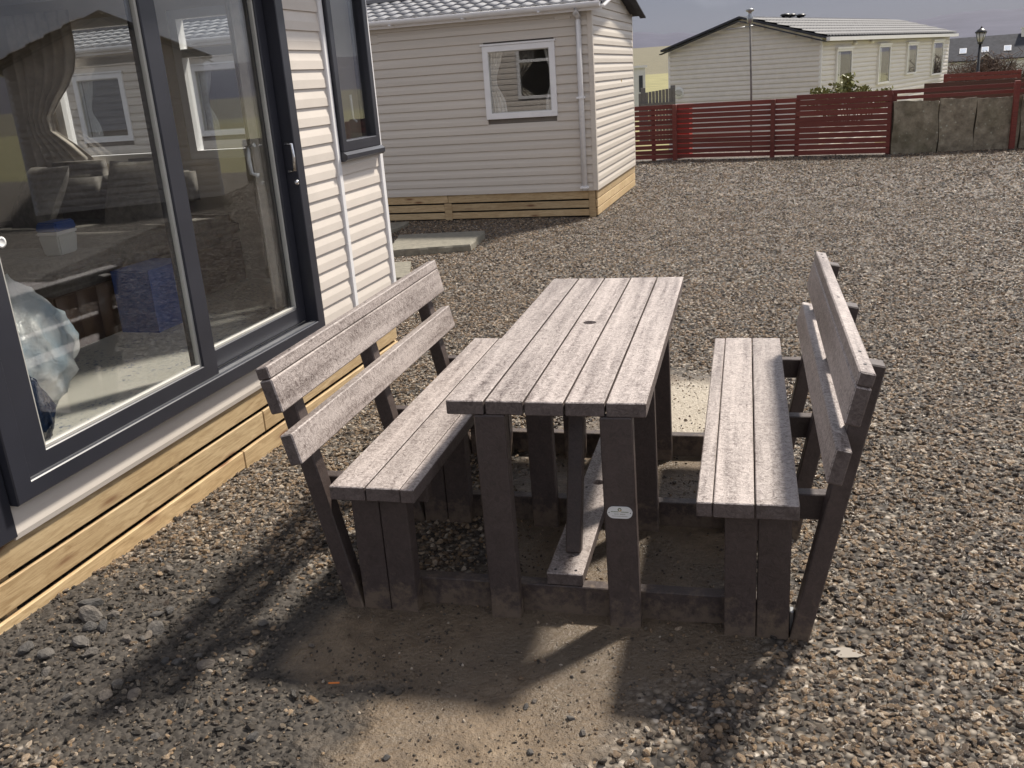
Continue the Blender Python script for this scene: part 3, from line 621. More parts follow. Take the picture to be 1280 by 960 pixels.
# far end wall with two windows (local plane x = XE)
EW = [(.80, 1.30, 1.34, 2.22), (1.42, 2.30, 1.34, 2.22)]
def plE(x, z): return ((XE, x, z), R(90))
clad_wall(C1, .03, WD-.03, .335, 2.42, .097, 'cream_cladding', [(a-.02, b+.02, c-.02, d_+.02) for a, b, c, d_ in EW], plE)
boxes('inner_lining', [(XE-.06, XE-.003, .05, .78, .44, 2.37), (XE-.06, XE-.003, 2.32, WD-.06, .44, 2.37), (XE-.06, XE-.003, .78, 2.32, .44, 1.32), (XE-.06, XE-.003, .78, 2.32, 2.24, 2.37), (XE-.06, XE-.003, 1.32, 1.40, 1.32, 2.24)], 'inner_wall', C1)
box('corner_trim', XE-.03, XE+.018, WD-.03, WD+.02, .33, 2.45, 'white_upvc', C1, .005)
for (a, b, c, d_) in EW:
    wf = frame_rect('window', a-.02, b+.02, c-.02, d_+.02, .055, -.03, .05, 'white_upvc', C1); wf.location = (XE, 0, 0); wf.rotation_euler = (0, 0, R(90))
    tr_ = boxes('transom', [(a+.03, b-.03, -.024, .045, 1.955, 2.005)], 'white_upvc', wf)
    pane('pane', a+.034, b-.034, c+.034, 1.956, .005, wf); pane('pane', a+.034, b-.034, 2.004, d_-.034, .005, wf)
# patio door
D1 = frame_rect('door_frame', FX0, FX1, FZ0, FZ1, .075, -.05, .07, 'anthracite_upvc', C1, .062)
boxes('door_threshold', [(FX0+.0755, FX1-.0755, -.036, -.006, FZ0+.0625, FZ0+.0665)], 'galvanised', C1)
def sash(name, x0, x1, z0, z1, y, w, wb, wr=None):
    s = frame_rect(name, x0, x1, z0, z1, w, y, y+.045, 'anthracite_upvc', C1, wb)
    frame_rect('glazing_bead', x0+w-.002, x1-w+.002, z0+wb-.002, z1-w+.002, .014, y+.010, y+.03, 'grey_seal', s, .014, .002)
    pane('pane', x0+w+.002, x1-w-.002, z0+wb+.002, z1-w-.002, y+.022, s); return s
SL = sash('sliding_sash', FX0+.078, .962, FZ0+.064, FZ1-.077, -.034, .105, .068)
SR = sash('fixed_sash', .90, FX1-.078, FZ0+.07, FZ1-.077, .018, .075, .085)
hd = tube('door_handle', [(1.852, -.020, 1.45), (1.852, -.055, 1.445), (1.852, -.06, 1.38), (1.852, -.055, 1.315), (1.852, -.02, 1.31)], .0085, 'chrome', C1)
tube('inner_handle', [(1.72, .075, 1.46), (1.72, .115, 1.45), (1.72, .12, 1.39), (1.72, .115, 1.32), (1.72, .075, 1.31)], .012, 'white_upvc', C1)
lathe('key_cylinder', [(.010, -.008), (.013, 0), (.011, .012), (.006, .013)], 'chrome', C1, 14, (1.855, -.052, 1.255)).rotation_euler = (R(90), 0, 0)
lathe('glass_sticker', [(.018, 0), (.019, .001), (.012, .0015), (.011, .0005)], 'plaque_white', C1, 18, (-.045, -.014, 1.29)).rotation_euler = (R(90), 0, 0)
# side window
w1 = frame_rect('window', 2.458, 2.982, 1.352, 2.36, .055, -.045, .05, 'anthracite_upvc', C1, .06)
pane('pane', 2.512, 2.928, 1.411, 2.306, -.012, w1); mobj('window_sill', extrude('window_sill', [(.0, 1.300), (-.05, 1.300), (-.066, 1.312), (-.066, 1.335), (-.046, 1.351), (0, 1.351)], .54, None), 'anthracite_upvc', w1, (2.45, 0, 0))
tube('window_handle', [(2.90, .06, 1.50), (2.90, .085, 1.52), (2.90, .085, 1.66)], .008, 'white_upvc', w1)
# things inside
curtain('curtain', 1.80, 1.985, .60, 2.30, .13, 'curtain_cloth', 'striped grey curtain at the handle side of the sliding door', M1, folds=5)
curtain('curtain', .55, .84, .60, 2.30, XE-.13, 'curtain_cloth', 'long pale curtain beside the narrow end window of the cream caravan', M1, along='y', folds=5)
curtain('curtain', 2.0, 2.52, 1.0, 2.30, XE-.12, 'curtain_cloth', 'brown curtain drawn in by a tie beside the cream caravan sofa', M1, tie=(1.60, 1), along='y', folds=6)
curtain('curtain', 2.50, 2.68, 1.30, 2.32, .09, 'white_net', 'thin white curtain inside the small dark framed window', M1, folds=5)
SF = thing('sofa', 'grey brown fabric sofa on a wooden base inside the cream caravan', 'sofa', tuple(M1 @ Vector((1.2, 1.0, .52))), C1R)
def sof(name, x0, x1, y0, y1, z0, z1, mat, bev): 
    me = boxmesh(name, x1-x0, y1-y0, z1-z0, bev, 4); me.polygons.foreach_set('use_smooth', [True]*len(me.polygons)); return mobj(name, me, mat, SF, ((x0+x1)/2-1.2, (y0+y1)/2-1.0, (z0+z1)/2-.52))
for k in range(6): sof('base_panel', 1.2+k*.145, 1.2+k*.145+.141, 1.0, 1.018, .5205, .80, 'cabinet_wood', .003)
sof('base', 1.2, 2.93, 1.02, 2.9, .5205, .80, 'cabinet_wood', .004)
for a, b in ((1.16, 1.75), (1.76, 2.30)): sof('seat_cushion', a, b, .97, 2.3, .801, .97, 'sofa_fabric', .06)
sof('seat_cushion', 2.31, 2.92, .97, 2.9, .801, .97, 'sofa_fabric', .06); sof('seat_cushion', 1.16, 2.30, 2.31, 2.9, .801, .97, 'sofa_fabric', .06)
for a, b in ((1.2, 1.75), (1.77, 2.36)): sof('back_cushion', 2.66, 2.92, a, b, .975, 1.36, 'sofa_fabric', .10)
sof('back_cushion', 1.2, 1.9, 2.60, 2.9, .975, 1.40, 'sofa_fabric', .10); sof('back_cushion', 1.92, 2.6, 2.60, 2.9, .975, 1.40, 'sofa_fabric', .10)
def cushion(x, y, z, rx, ry, rz, label):
    bm = bmesh.new(); bmesh.ops.create_grid(bm, x_segments=14, y_segments=14, size=.22); top = bm.verts[:]
    me = bpy.data.meshes.new('cushion'); v = []; f = []; n_ = 15
    for sgn in (1, -1):
        for j in range(n_):
            for i in range(n_):
                a, b = i/7-1, j/7-1; h = .085*max(0, (1-abs(a)**3)*(1-abs(b)**3))**.5; w = .22*(1-.07*(1-abs(b))*abs(a)); v.append((a*w, b*.22*(1-.07*(1-abs(a))*abs(b)), sgn*h))
    for sgn in (0, 1):
        for j in range(n_-1):
            for i in range(n_-1): k = sgn*n_*n_+j*n_+i; q = (k, k+1, k+n_+1, k+n_); f.append(q if not sgn else q[::-1])
    bm.free(); me = pyd('cushion', v, f, True); o = mobj('cushion', me, 'cushion_fabric'); o.matrix_world = M1 @ Matrix.Translation((x, y, z)) @ Matrix.Rotation(rz, 4, 'Z') @ Matrix.Rotation(ry, 4, 'Y') @ Matrix.Rotation(rx, 4, 'X')
    tag(o, label, 'cushion')
cushion(2.50, 1.42, 1.17, 0, R(-62), .1, 'square grey scatter cushion leaning by the window end of the sofa')
cushion(2.42, 2.10, 1.17, 0, R(-58), -.35, 'square grey scatter cushion in the corner of the sofa')
cushion(1.42, 2.05, 1.04, R(12), R(-8), .5, 'square grey scatter cushion lying flat on the sofa seat')
def local_at(px, py, z): P = gnd(px, py, z); return M1.inverted() @ Vector(P)
q = local_at(77, 316, .975)
TB = thing('storage_tub', 'small clear food tub with a blue lid standing on the sofa', 'tub', tuple(M1 @ Vector((q.x, q.y, .972))), C1R+.1)
def taper(name, w0, d0, w1_, d1, z0, z1, mat, par):
    v = [(-w0, -d0, z0), (w0, -d0, z0), (w0, d0, z0), (-w0, d0, z0), (-w1_, -d1, z1), (w1_, -d1, z1), (w1_, d1, z1), (-w1_, d1, z1)]; me = pyd(name, v, BOXF); bm = bmesh.new(); bm.from_mesh(me); bmesh.ops.bevel(bm, geom=bm.edges[:], offset=.008, segments=2, affect='EDGES'); bm.to_mesh(me); bm.free(); return mobj(name, me, mat, par)
taper('tub_body', .07, .05, .082, .06, 0, .105, 'tub_plastic', TB); taper('tub_rim', .088, .066, .088, .066, .105, .122, 'white_upvc', TB); taper('tub_lid', .086, .064, .078, .056, .123, .172, 'blue_plastic', TB)
BX = thing('cardboard_box', 'dark blue box on the floor against the wooden sofa base', 'box', tuple(M1 @ Vector((1.77, .86, .5205))), C1R)
boxes('box_body', [(-.18, .18, -.12, .115, 0, .33)], 'navy_card', BX); boxes('box_flap', [(-.18, .18, -.123, .118, .331, .337)], 'navy_card', BX)
# crumpled polythene bag
bm = bmesh.new(); bmesh.ops.create_icosphere(bm, subdivisions=5, radius=1); V_ = np.array([q_.co for q_ in bm.verts]); bm.free
def wv(a, b, c, w): return np.sin(a*V_[:, 0]+b*V_[:, 1]+c*V_[:, 2]+w)
wr = np.zeros(len(V_)); r3 = random.Random(5)
for k in range(16):
    fr_ = 3.0*1.22**k; d3 = Vector((r3.gauss(0, 1), r3.gauss(0, 1), r3.gauss(0, .6))).normalized()
    ph = r3.uniform(0, 6.28)+1.4*wv(2.1, 1.7, 1.3, k)+.7*wv(-3.7, 4.1, 2.2, 2*k); wr += (1-np.abs(np.sin(.5*fr_*(V_@np.array(d3))+ph)))**2*1.15**-k
wr = wr/wr.max()
for q_, h, p in zip(bm.verts, wr, V_):
    k = .84+.34*h; up_ = max(0, p[2]); top = 1-.42*up_**1.5; low = 1+.14*max(0, -p[2])
    q_.co = Vector((p[0]*k*.34*top*low, p[1]*k*.27*top*low, max(-.90, p[2])*.30*(.9+.25*h)+.28+.05*p[0]))
zmin = min(q_.co.z for q_ in bm.verts)
for q_ in bm.verts: q_.co.z = max(q_.co.z-zmin, 0)
me = bpy.data.meshes.new('plastic_bag'); bm.to_mesh(me); bm.free(); me.polygons.foreach_set('use_smooth', [True]*len(me.polygons))
o = mobj('plastic_bag', me, 'polythene'); o.matrix_world = M1 @ Matrix.Translation((.34, .47, .522)) @ Matrix.Rotation(.4, 4, 'Z') @ Matrix.Scale(.88, 4)
tag(o, 'large crumpled clear polythene bag on the floor behind the sliding door', 'bag')
me2 = me.copy(); me2.materials.clear(); o2 = mobj('dark_bag', me2, 'navy_sheet'); o2.matrix_world = M1 @ Matrix.Translation((.06, .19, .522)) @ Matrix.Rotation(2.1, 4, 'Z') @ Matrix.Diagonal((.30, .34, .52, 1))
tag(o2, 'small dark navy bin bag beside the large clear polythene bag', 'bag')
# ------------------------------------------------------------------ gable caravans
def tile_mesh(w, ln, amp=.026, t=.026):
    v = []; f = []; n_ = 9
    for y in (0, ln):
        for lay in (0, -t):
            for k in range(n_): u = k/(n_-1); v.append((u*w*1.06, y, amp*(.5-.5*math.cos(u*6.283))*(1-.25*u)+lay))
    for k in range(n_-1): f += [(k, k+1, 2*n_+k+1, 2*n_+k), (n_+k+1, n_+k, 3*n_+k, 3*n_+k+1), (k+1, k, n_+k, n_+k+1), (2*n_+k, 2*n_+k+1, 3*n_+k+1, 3*n_+k)]
    me = pyd('roof_tile', v, f, True); me.materials.append(MATS['roof_tile']); return me
P0 = np.array([-1.213, 8.792, 0]); C2R = R(-2.5)
C2 = thing('pale_caravan', 'pale beige caravan with white gutter, downpipe and wavy tiled roof', 'caravan', tuple(P0), C2R)
M2 = Matrix.Translation(P0) @ Matrix.Rotation(C2R, 4, 'Z')
LN, GW, ZE, RISE = 8.8, 3.0, 2.44, .31
WN = [(-1.318, -.445, 1.24, 2.065), (-5.4, -4.62, 1.24, 2.12), (-7.3, -6.5, 1.24, 2.12)]
def plF(x, z): return ((x, 0, z), 0)
clad_wall(C2, -LN, -.03, .325, ZE, .1055, 'beige_cladding', [(a, b, c, d_) for a, b, c, d_ in WN], plF, t=.025)
def plG(x, z): return ((0, x, z), R(90))
def gtop(z): 
    h = (z-ZE)/(RISE/(GW/2)); return (max(.03, h), min(GW-.03, GW-h))
clad_wall(C2, .03, GW-.03, .325, ZE+RISE-.04, .1055, 'beige_cladding', [], plG, top=gtop, t=.021)
boxes('wall_lining', [(-LN, WN[2][0], .006, .05, .34, ZE), (WN[2][1], WN[1][0], .006, .05, .34, ZE), (WN[1][1], WN[0][0], .006, .05, .34, ZE), (WN[0][1], -.006, .006, .05, .34, ZE)]
      + [(a, b, .006, .05, .34, c) for a, b, c, d_ in WN]+[(a, b, .006, .05, d_, ZE) for a, b, c, d_ in WN]+[(-.05, -.004, .05, GW-.01, .34, ZE), (-LN, -.05, GW-.05, GW, .34, ZE), (-LN, -LN+.05, .05, GW-.05, .34, ZE), (-LN+.05, -.05, .05, GW-.05, .34, .42)], 'dark_interior', C2)
gm = pyd('gable_lining', [(-.003, 0, ZE), (-.003, GW, ZE), (-.003, GW/2, ZE+RISE)], [(0, 1, 2)]); mobj('gable_lining', gm, 'beige_cladding', C2)
box('corner_trim', -.035, .026, -.028, .03, .325, ZE+.02, 'beige_cladding', C2, .004); box('corner_trim', -.03, .016, GW-.03, GW+.016, .325, ZE+.02, 'beige_cladding', C2, .004)
for k, (za, zb) in enumerate(((.225, .322), (.118, .205), (.02, .098))):
    for a, b in ((-LN, -1.95), (-1.945, -.10)): box('skirting_plank', a, b, .004+.002*(a > -3), .024, za, zb, 'new_timber', C2, .003)
    box('skirting_plank', -.02, .004, .03, GW-.0, za-.004, zb+.006, 'new_timber', C2, .003)
box('skirting_post', -.10, -.022, -.002, .03, .0, .323, 'new_timber', C2, .003); box('skirting_post', -2.0, -1.90, -.006, .003, -.02, .22, 'new_timber', C2, .003)
boxes('underfloor', [(-LN, -.06, .3, .32, -.02, .33), (-.32, -.3, .3, GW, -.02, .33)], 'rubber_seal', C2)
for i, (a, b, c, d_) in enumerate(WN):
    wf = frame_rect('window', a-.012, b+.012, c-.012, d_+.012, .07, -.045, .05, 'white_upvc', C2); boxes('drip_strip', [(a-.03, b+.03, -.055, -.01, d_+.0135, d_+.034)], 'white_upvc', wf)
    frame_rect('glazing_bead', a+.056, b-.056, c+.056, d_-.056, .012, -.03, -.01, 'grey_seal', wf, .012, .002); pane('pane', a+.06, b-.06, c+.06, d_-.06, -.015, wf)
    where = ('', 'window second from the downpipe', 'window third from the downpipe')[i]
    curtain('curtain', a+.03, a+.22, c+.02, d_-.02, .10, 'white_net', 'white tied curtain away from the downpipe in the pale caravan '+where if i else 'white curtain tied at the edge of the window by the downpipe', M2, tie=(c+.42, -1), folds=4)
    curtain('curtain', b-.16, b-.03, c+.02, d_-.02, .10, 'white_net', 'narrow curtain at the downpipe side of the pale caravan window' if i == 0 else 'narrow curtain toward the downpipe in the pale caravan '+where, M2, tie=(c+.42, 1), folds=3)
box('wall_vent', -2.83, -2.675, -.024, -.002, 2.21, 2.31, 'beige_cladding', C2, .006); box('wall_vent', -.42, -.225, -.024, -.002, 2.305, 2.35, 'beige_cladding', C2, .005)
# roof: front slope laid tile by tile
SLP = math.atan2(RISE, GW/2); tw, tl_ = .1665, .36; tm = tile_mesh(tw, tl_)
rd = [(-LN-.15, -.12, ZE-.012), (.17, -.12, ZE-.012), (.17, GW/2, ZE+RISE+.013), (-LN-.15, GW/2, ZE+RISE+.013), (.17, GW+.12, ZE-.012), (-LN-.15, GW+.12, ZE-.012)]; rd2 = rd+[(a, b, c+.03) for a, b, c in rd]
RF = mobj('roof', pyd('roof', rd2, [(0, 1, 2, 3), (3, 2, 4, 5), (6, 9, 8, 7), (9, 11, 10, 8), (0, 6, 7, 1), (4, 10, 11, 5), (1, 7, 8, 2), (2, 8, 10, 4), (0, 3, 9, 6), (3, 5, 11, 9)]), 'slate', C2)
for r_ in range(5):
    for k in range(52):
        x = .14-tw*(k+1); d_ = r_*.325; dy = -.165+d_*math.cos(SLP)
        mobj('roof_tile', tm, None, RF, (x, dy, ZE+.042+(dy+.12)*math.tan(SLP)), (SLP-.055, 0, 0))
mobj('ridge_cap', extrude('ridge_cap', [(GW/2-.12, ZE+RISE+.05), (GW/2-.06, ZE+RISE+.10), (GW/2, ZE+RISE+.115), (GW/2+.06, ZE+RISE+.10), (GW/2+.12, ZE+RISE+.05)], LN+.3, None), 'slate', RF, (-LN-.15, 0, 0))
gp = [(-.17+.055*math.cos(a), ZE+.015+.055*math.sin(a)) for a in np.linspace(math.pi, 2*math.pi, 9)]+[(-.17+.05*math.cos(a), ZE+.017+.05*math.sin(a)) for a in np.linspace(2*math.pi, math.pi, 9)]
mobj('gutter', extrude('gutter', gp, LN+.3, None, smooth=True), 'white_upvc', C2, (-LN-.15, 0, 0))
box('fascia', -LN-.15, .16, -.118, -.10, ZE-.07, ZE+.0, 'white_upvc', C2)
for k in range(9): box('gutter_bracket', -.56-k*.93-.014, -.56-k*.93+.014, -.232, -.105, ZE-.052, ZE-.040, 'white_upvc', C2, .003)
dpx = -.135; dp = tube('downpipe', [(dpx, -.17, ZE-.03), (dpx, -.165, ZE-.09), (dpx, -.05, ZE-.12), (dpx, -.05, ZE-.16), (dpx, -.05, .335)], .033, 'white_upvc', C2, 12)
for z in (1.42, .37): box('pipe_clip', dpx-.05, dpx+.05, -.088, -.012, z-.012, z+.012, 'white_upvc', dp, .003)
for sgn in (1, -1):      # barge boards on the visible gable
    y0 = -.13 if sgn > 0 else GW+.13; bar('barge_board', (.155, y0, ZE-.035), (.155, GW/2, ZE+RISE-.008), .022, .085, 'slate' if sgn < 0 else 'white_upvc', C2, (1, 0, 0), .003)
box('yellow_tag', .014, .018, 1.93, 1.96, 1.50, 1.58, 'print_gold', C2)
# ------------------------------------------------------------------ caravan beyond the red fence
def far_caravan(name, label, loc, rz, w, ln, ze, rise, roofmat, wins, clm, zbase):
    C = thing(name, label, 'caravan', loc, rz); p = .118
    def wall(nm, x0, x1, y0, y1, zt):
        me = clad_mesh(p); prof = board_profile(p, .034); v = []; f = []
        dx, dy = (x1-x0), (y1-y0); ll = math.hypot(dx, dy); ux, uy = dx/ll, dy/ll; z = zbase
        while z < zt(0)-.01 if False else z < max(zt(0), zt(ll/2))-.02:
            a, b = 0, ll
            if z+p > zt(0): h = (z+p-zt(0))/(zt(ll/2)-zt(0)+1e-6)*ll/2; a, b = h, ll-h
            if b-a < .1: break
            k = len(v)
            for e in (a, b):
                for yy, zz in prof: v.append((x0+ux*e+(-uy)*yy, y0+uy*e+ux*yy, z+zz))
            m = len(prof); f += [(k+i, k+(i+1) % m, k+m+(i+1) % m, k+m+i) for i in range(m)]+[tuple(range(k, k+m)), tuple(range(k+m, k+2*m))]; z += p
        me = pyd(nm, v, f); bm = bmesh.new(); bm.from_mesh(me); bmesh.ops.recalc_face_normals(bm, faces=bm.faces); bm.to_mesh(me); bm.free()
        return tag(mobj(nm, me, clm, C), kind='stuff')
    gz_ = lambda e: ze+rise*(1-abs(e-w/2)/(w/2))
    wall('side_cladding', 0, ln, 0, 0, lambda e: ze); wall('gable_cladding', 0, 0, w, 0, gz_)
    core = [(0.003, .003), (ln, .003), (ln, w), (0.003, w)]; v = [(a, b, zbase) for a, b in core]+[(a, b, ze) for a, b in core]+[(0.003, w/2, ze+rise), (ln, w/2, ze+rise)]
    mobj('wall', pyd('wall', v, [(0, 1, 5, 4), (1, 2, 6, 9, 5), (2, 3, 7, 6), (3, 0, 4, 8, 7)]), clm, C)
    for a, b in ((0, 0), (0, w), (ln, 0)): box('corner_trim', a-.03, a+.03, b-.03, b+.03, zbase, ze, 'white_upvc', C)
    ov = .18; v = []; rf = []
    r0 = [(-ov, -ov, ze-ov*rise/(w/2)), (ln+ov, -ov, ze-ov*rise/(w/2)), (ln+ov, w/2, ze+rise), (-ov, w/2, ze+rise), (ln+ov, w+ov, ze-ov*rise/(w/2)), (-ov, w+ov, ze-ov*rise/(w/2))]
    rr_ = [(a, b, c+.02) for a, b, c in r0]+[(a, b, c+.07) for a, b, c in r0]
    RFc = mobj('roof', pyd('roof', rr_, [(0, 1, 2, 3), (3, 2, 4, 5), (6, 9, 8, 7), (9, 11, 10, 8), (0, 6, 7, 1), (4, 10, 11, 5), (1, 7, 8, 2), (2, 8, 10, 4), (0, 3, 9, 6), (3, 5, 11, 9)]), roofmat, C)
    # wavy tiles of the front slope, too small to pick apart
    tw_ = .22; nc = int((ln+2*ov)/tw_); sl = math.atan2(rise, w/2); nr = int((w/2+ov)/.33); v = []; f = []; seg = 6
    for r_ in range(nr):
        k0 = len(v)
        for e, lift in ((0, .045), (.36, .012)):
            yy = -ov-.03+r_*.33*math.cos(sl)+e*math.cos(sl); zz = ze+.075+(yy)*rise/(w/2)
            for c_ in range(nc*seg+1): u = c_/seg; v.append((-ov+u*tw_, yy, zz+lift+.024*(.5-.5*math.cos(u*6.283))))
        k1 = len(v)
        for c_ in range(nc*seg+1): v.append((v[k0+c_][0], v[k0+c_][1], v[k0+c_][2]-.035))
        m = nc*seg+1
        for c_ in range(nc*seg): f += [(k0+c_, k0+c_+1, k0+m+c_+1, k0+m+c_), (k0+c_+1, k0+c_, k1+c_, k1+c_+1)]
    tag(mobj('tile_courses', pyd('tile_courses', v, f, True), roofmat if roofmat != 'slate' else 'far_roof_tile', RFc), kind='stuff')
    for sgn in (1, -1):
        y0 = -ov if sgn > 0 else w+ov; bar('barge_board', (-ov-.012, y0, ze-ov*rise/(w/2)-.045), (-ov-.012, w/2, ze+rise-.045), .02, .15, 'slate', C, (1, 0, 0), .003)
    boxes('gutter', [(-ov, ln+ov, -ov-.09, -ov-.005, ze-.09, ze-.0)], 'white_upvc', C)
    for (a, b, c, d_) in wins:
        wf = frame_rect('window', a, b, c, d_, .055, -.085, .03, 'white_upvc', C); boxes('drip_strip', [(a-.03, b+.03, -.11, -.02, d_+.002, d_+.05)], 'white_upvc', wf)
        boxes('backing', [(a+.05, b-.05, -.045, -.038, c+.05, d_-.05)], 'rubber_seal', wf); pane('pane', a+.058, b-.058, c+.058, d_-.058, -.068, wf)
        boxes('blind', [(a+.07, a+.07+(b-a)*.22, -.056, -.050, c+.07, d_-.07)], 'white_net', wf)
    return C
nc_ = at(1027, 47, 25.0); W3 = 4.13; L3 = 12.0; RZ3 = R(66); ze3 = nc_[2]
M3 = Matrix.Translation((nc_[0], nc_[1], 0)) @ Matrix.Rotation(RZ3, 4, 'Z')
def on3(px, py):             # pixel to (x along side wall, z)
    d = ray(px, py); nrm = np.array([math.sin(RZ3), -math.cos(RZ3), 0]); t = ((np.array([nc_[0], nc_[1], 0])-CAM)@nrm)/(d@nrm); p = M3.inverted() @ Vector(CAM+d*t); return p.x, p.z
wins3 = []
for (xa, ya, xb, yb) in ((1043, 62, 1060, 114), (1096, 57, 1108, 104), (1132, 55, 1142, 92), (1164, 52, 1174, 93)):
    a, zt = on3(xa, ya); b, zb = on3(xb, yb); wins3.append((a, b, zb, zt))
RZB = -.75
C3 = far_caravan('far_caravan', 'long cream caravan with four narrow windows standing beyond the red fence', (nc_[0], nc_[1], 0), RZ3, W3, L3, ze3, .60, 'slate', wins3, 'far_cladding', RZB)
for px, py in ((1066, 54), (1087, 52)):
    a, z = on3(px, py); lathe('wall_lamp', [(.05, -.04), (.07, 0), (.05, .05), (.02, .06)], 'white_upvc', C3, 12, (a, -.06, z))
for k, x in enumerate((2.6, 3.0, 3.7)): lathe('roof_vent', [(.10, 0), (.11, .03), (.15, .035), (.13, .07), (.06, .09), (.01, .095)], 'black_iron', C3, 16, (x, W3/2-.1, ze3+.66))
# round notice on the gable
d = ray(849, 116); nrm = np.array([math.cos(RZ3), math.sin(RZ3), 0]); t = ((np.array([nc_[0], nc_[1], 0])-CAM)@nrm)/(d@nrm); pl3 = M3.inverted() @ Vector(CAM+d*t)
st = thing('round_notice', 'round white notice fixed low on the far caravan gable', 'sign', tuple(M3 @ Vector((-.03, pl3.y, pl3.z))), RZ3)
dsc = lathe('disc', [(.155, -.004), (.16, 0), (.155, .005)], 'plaque_white', st, 28); dsc.rotation_euler = (0, R(-90), 0)
boxes('print', [(-.0075, -.0055, -a, a, z-.008, z+.008) for a, z in ((.07, .07), (.10, .035), (.11, 0), (.10, -.035), (.06, -.07))], 'print_grey', st)
# reflected caravan across the yard (outside the frame, seen in the door glass)
far_caravan('tiled_caravan', 'brown tiled caravan across the yard reflected in the sliding door glass', (8.57, 10.25, 0), R(49), 3.2, 8.0, 2.45, .72, 'dark_roof_tile', [(1.0, 2.0, .9, 1.95), (3.2, 4.4, .9, 1.95), (6.2, 7.4, .9, 1.95)], 'beige_cladding', .0)
# ------------------------------------------------------------------ fences and walls
SLM = boxmesh('slat', 1, 1, 1); 
def slat(nm, p, q, z0, h, t, mat, parent, off=0, zq=None):
    p = np.array(p[:2]); q = np.array(q[:2]); d = q-p; ln = np.linalg.norm(d); a = math.atan2(d[1], d[0]); nn_ = np.array([d[1], -d[0]])/ln
    key = 'slat_'+mat
    if key not in bpy.data.meshes: m_ = boxmesh(key, 1, 1, 1); m_.materials.append(MATS[mat])
    c = (p+q)/2+nn_*off; zq = z0 if zq is None else zq
    return mobj(nm, bpy.data.meshes[key], None, parent, (c[0], c[1], (z0+zq)/2+h/2), (0, -math.atan2(zq-z0, ln), a), (ln, t, h))
def fence(name, label, p, q, zs, h, posts, mat, zbase, ptop, cat='fence', pw=.075, sag=.006, n_join=1):
    Fn = thing(name, label, cat, (p[0], p[1], zbase)); Fn['_'] = 0; del Fn['_']
    loc = np.array([p[0], p[1]]); q2 = np.array(q[:2])-loc
    for z in zs: slat('slat', (0, 0), q2, z-zbase+random.uniform(-sag, sag), h+random.uniform(-.006, .004), .02, mat, Fn, .012+random.uniform(-.002, .002), z-zbase+random.uniform(-sag, sag))
    a = math.atan2(q2[1], q2[0])
    for t, front in posts:
        c = q2*t; nn_ = np.array([q2[1], -q2[0]])/np.linalg.norm(q2)*(.012+.012+pw/2 if front else -(pw/2))
        o = box('post', -pw/2, pw/2, -pw/2, pw/2, 0, ptop-zbase, mat, Fn, .004); o.location = (c[0]+nn_[0], c[1]+nn_[1], (ptop-zbase)/2-.02); o.rotation_euler = (0, 0, a)
    return Fn
fa = gnd(790, 202); fb = gnd(845, 199.5); fc = gnd(994, 195.5); fd = gnd(1111, 192.5)
pitch_ = .0985
zs12 = [.03+i*.0915 for i in range(11)]
fence('red_fence', 'red slatted fence length ending at the pale caravan corner', fa, fb, zs12, .074, [(.0, False), (.5, False)], 'red_stain', 0, 1.02)
fence('red_fence', 'red slatted fence length with clear gaps under the aerial pole', fb, fc, zs12, .074, [(0, True), (.82, True)], 'red_stain', 0, 1.04)
fence('red_fence', 'red slatted fence length of closely set boards ending at the stone wall', fc, fd, [.02+i*.0965 for i in range(11)], .0885, [(.01, False), (.985, False)], 'red_stain', 0, 1.04)
# upright flagstone wall
we = gnd(1330, 182.5); edges = [1113, 1170, 1215, 1271, 1330]
pA = gnd(1113, 192.5); 
SWL = thing('stone_slab_wall', 'lichen spotted wall of upright stone slabs beside the gravel', 'wall', tuple(pA))
dirw = (we-pA)/np.linalg.norm(we-pA); aw = math.atan2(dirw[1], dirw[0])
def upright(x0, x1, h, seed):
    rr_ = random.Random(seed); n_ = 12; v = []; f = []; m = n_+1
    for y in (-.045, .045):
        for r_ in range(9):
            for k in range(m):
                u = k/n_; t = r_/8; j = .012*math.sin(seed*3+t*7+(0 if k == 0 else 2)) if k in (0, n_) else 0
                top = h+.012*math.sin(u*4+seed)+.008*rr_.uniform(-1, 1); v.append((x0+(x1-x0)*u+j, y+.010*math.sin(u*9+seed+t*5)*(1 if y < 0 else -1)+.006*rr_.uniform(-1, 1), -.05+(top+.05)*t))
    w_ = 9*m
    for s_ in (0, 1):
        for r_ in range(8):
            for k in range(n_): a = s_*w_+r_*m+k; q_ = (a, a+1, a+m+1, a+m); f.append(q_ if s_ == 0 else q_[::-1])
    for k in range(n_): a = 8*m+k; f.append((a, a+1, a+1+w_, a+w_)); 
    for r_ in range(8):
        a = r_*m; f.append((a, a+m, a+m+w_, a+w_)); b = a+n_; f.append((b+m, b, b+w_, b+m+w_))
    o = mobj('stone_slab', pyd('stone_slab', v, f), 'mossy_stone', SWL); return o
xsw = [float((gnd(e, 192.5+(182.5-192.5)*(e-1113)/(1330-1113))-pA)@dirw) for e in edges]
xsw.append(xsw[-1]+.85); xsw.append(xsw[-1]+.8)
SWL.rotation_euler = (0, 0, aw)
for i in range(len(xsw)-1): upright(xsw[i]+.008, xsw[i+1]-.007, .865+.012*math.sin(i*2.2), i+1)
box('backing', xsw[0], xsw[-1], .07, .16, -.05, .80, 'mossy_stone', SWL)
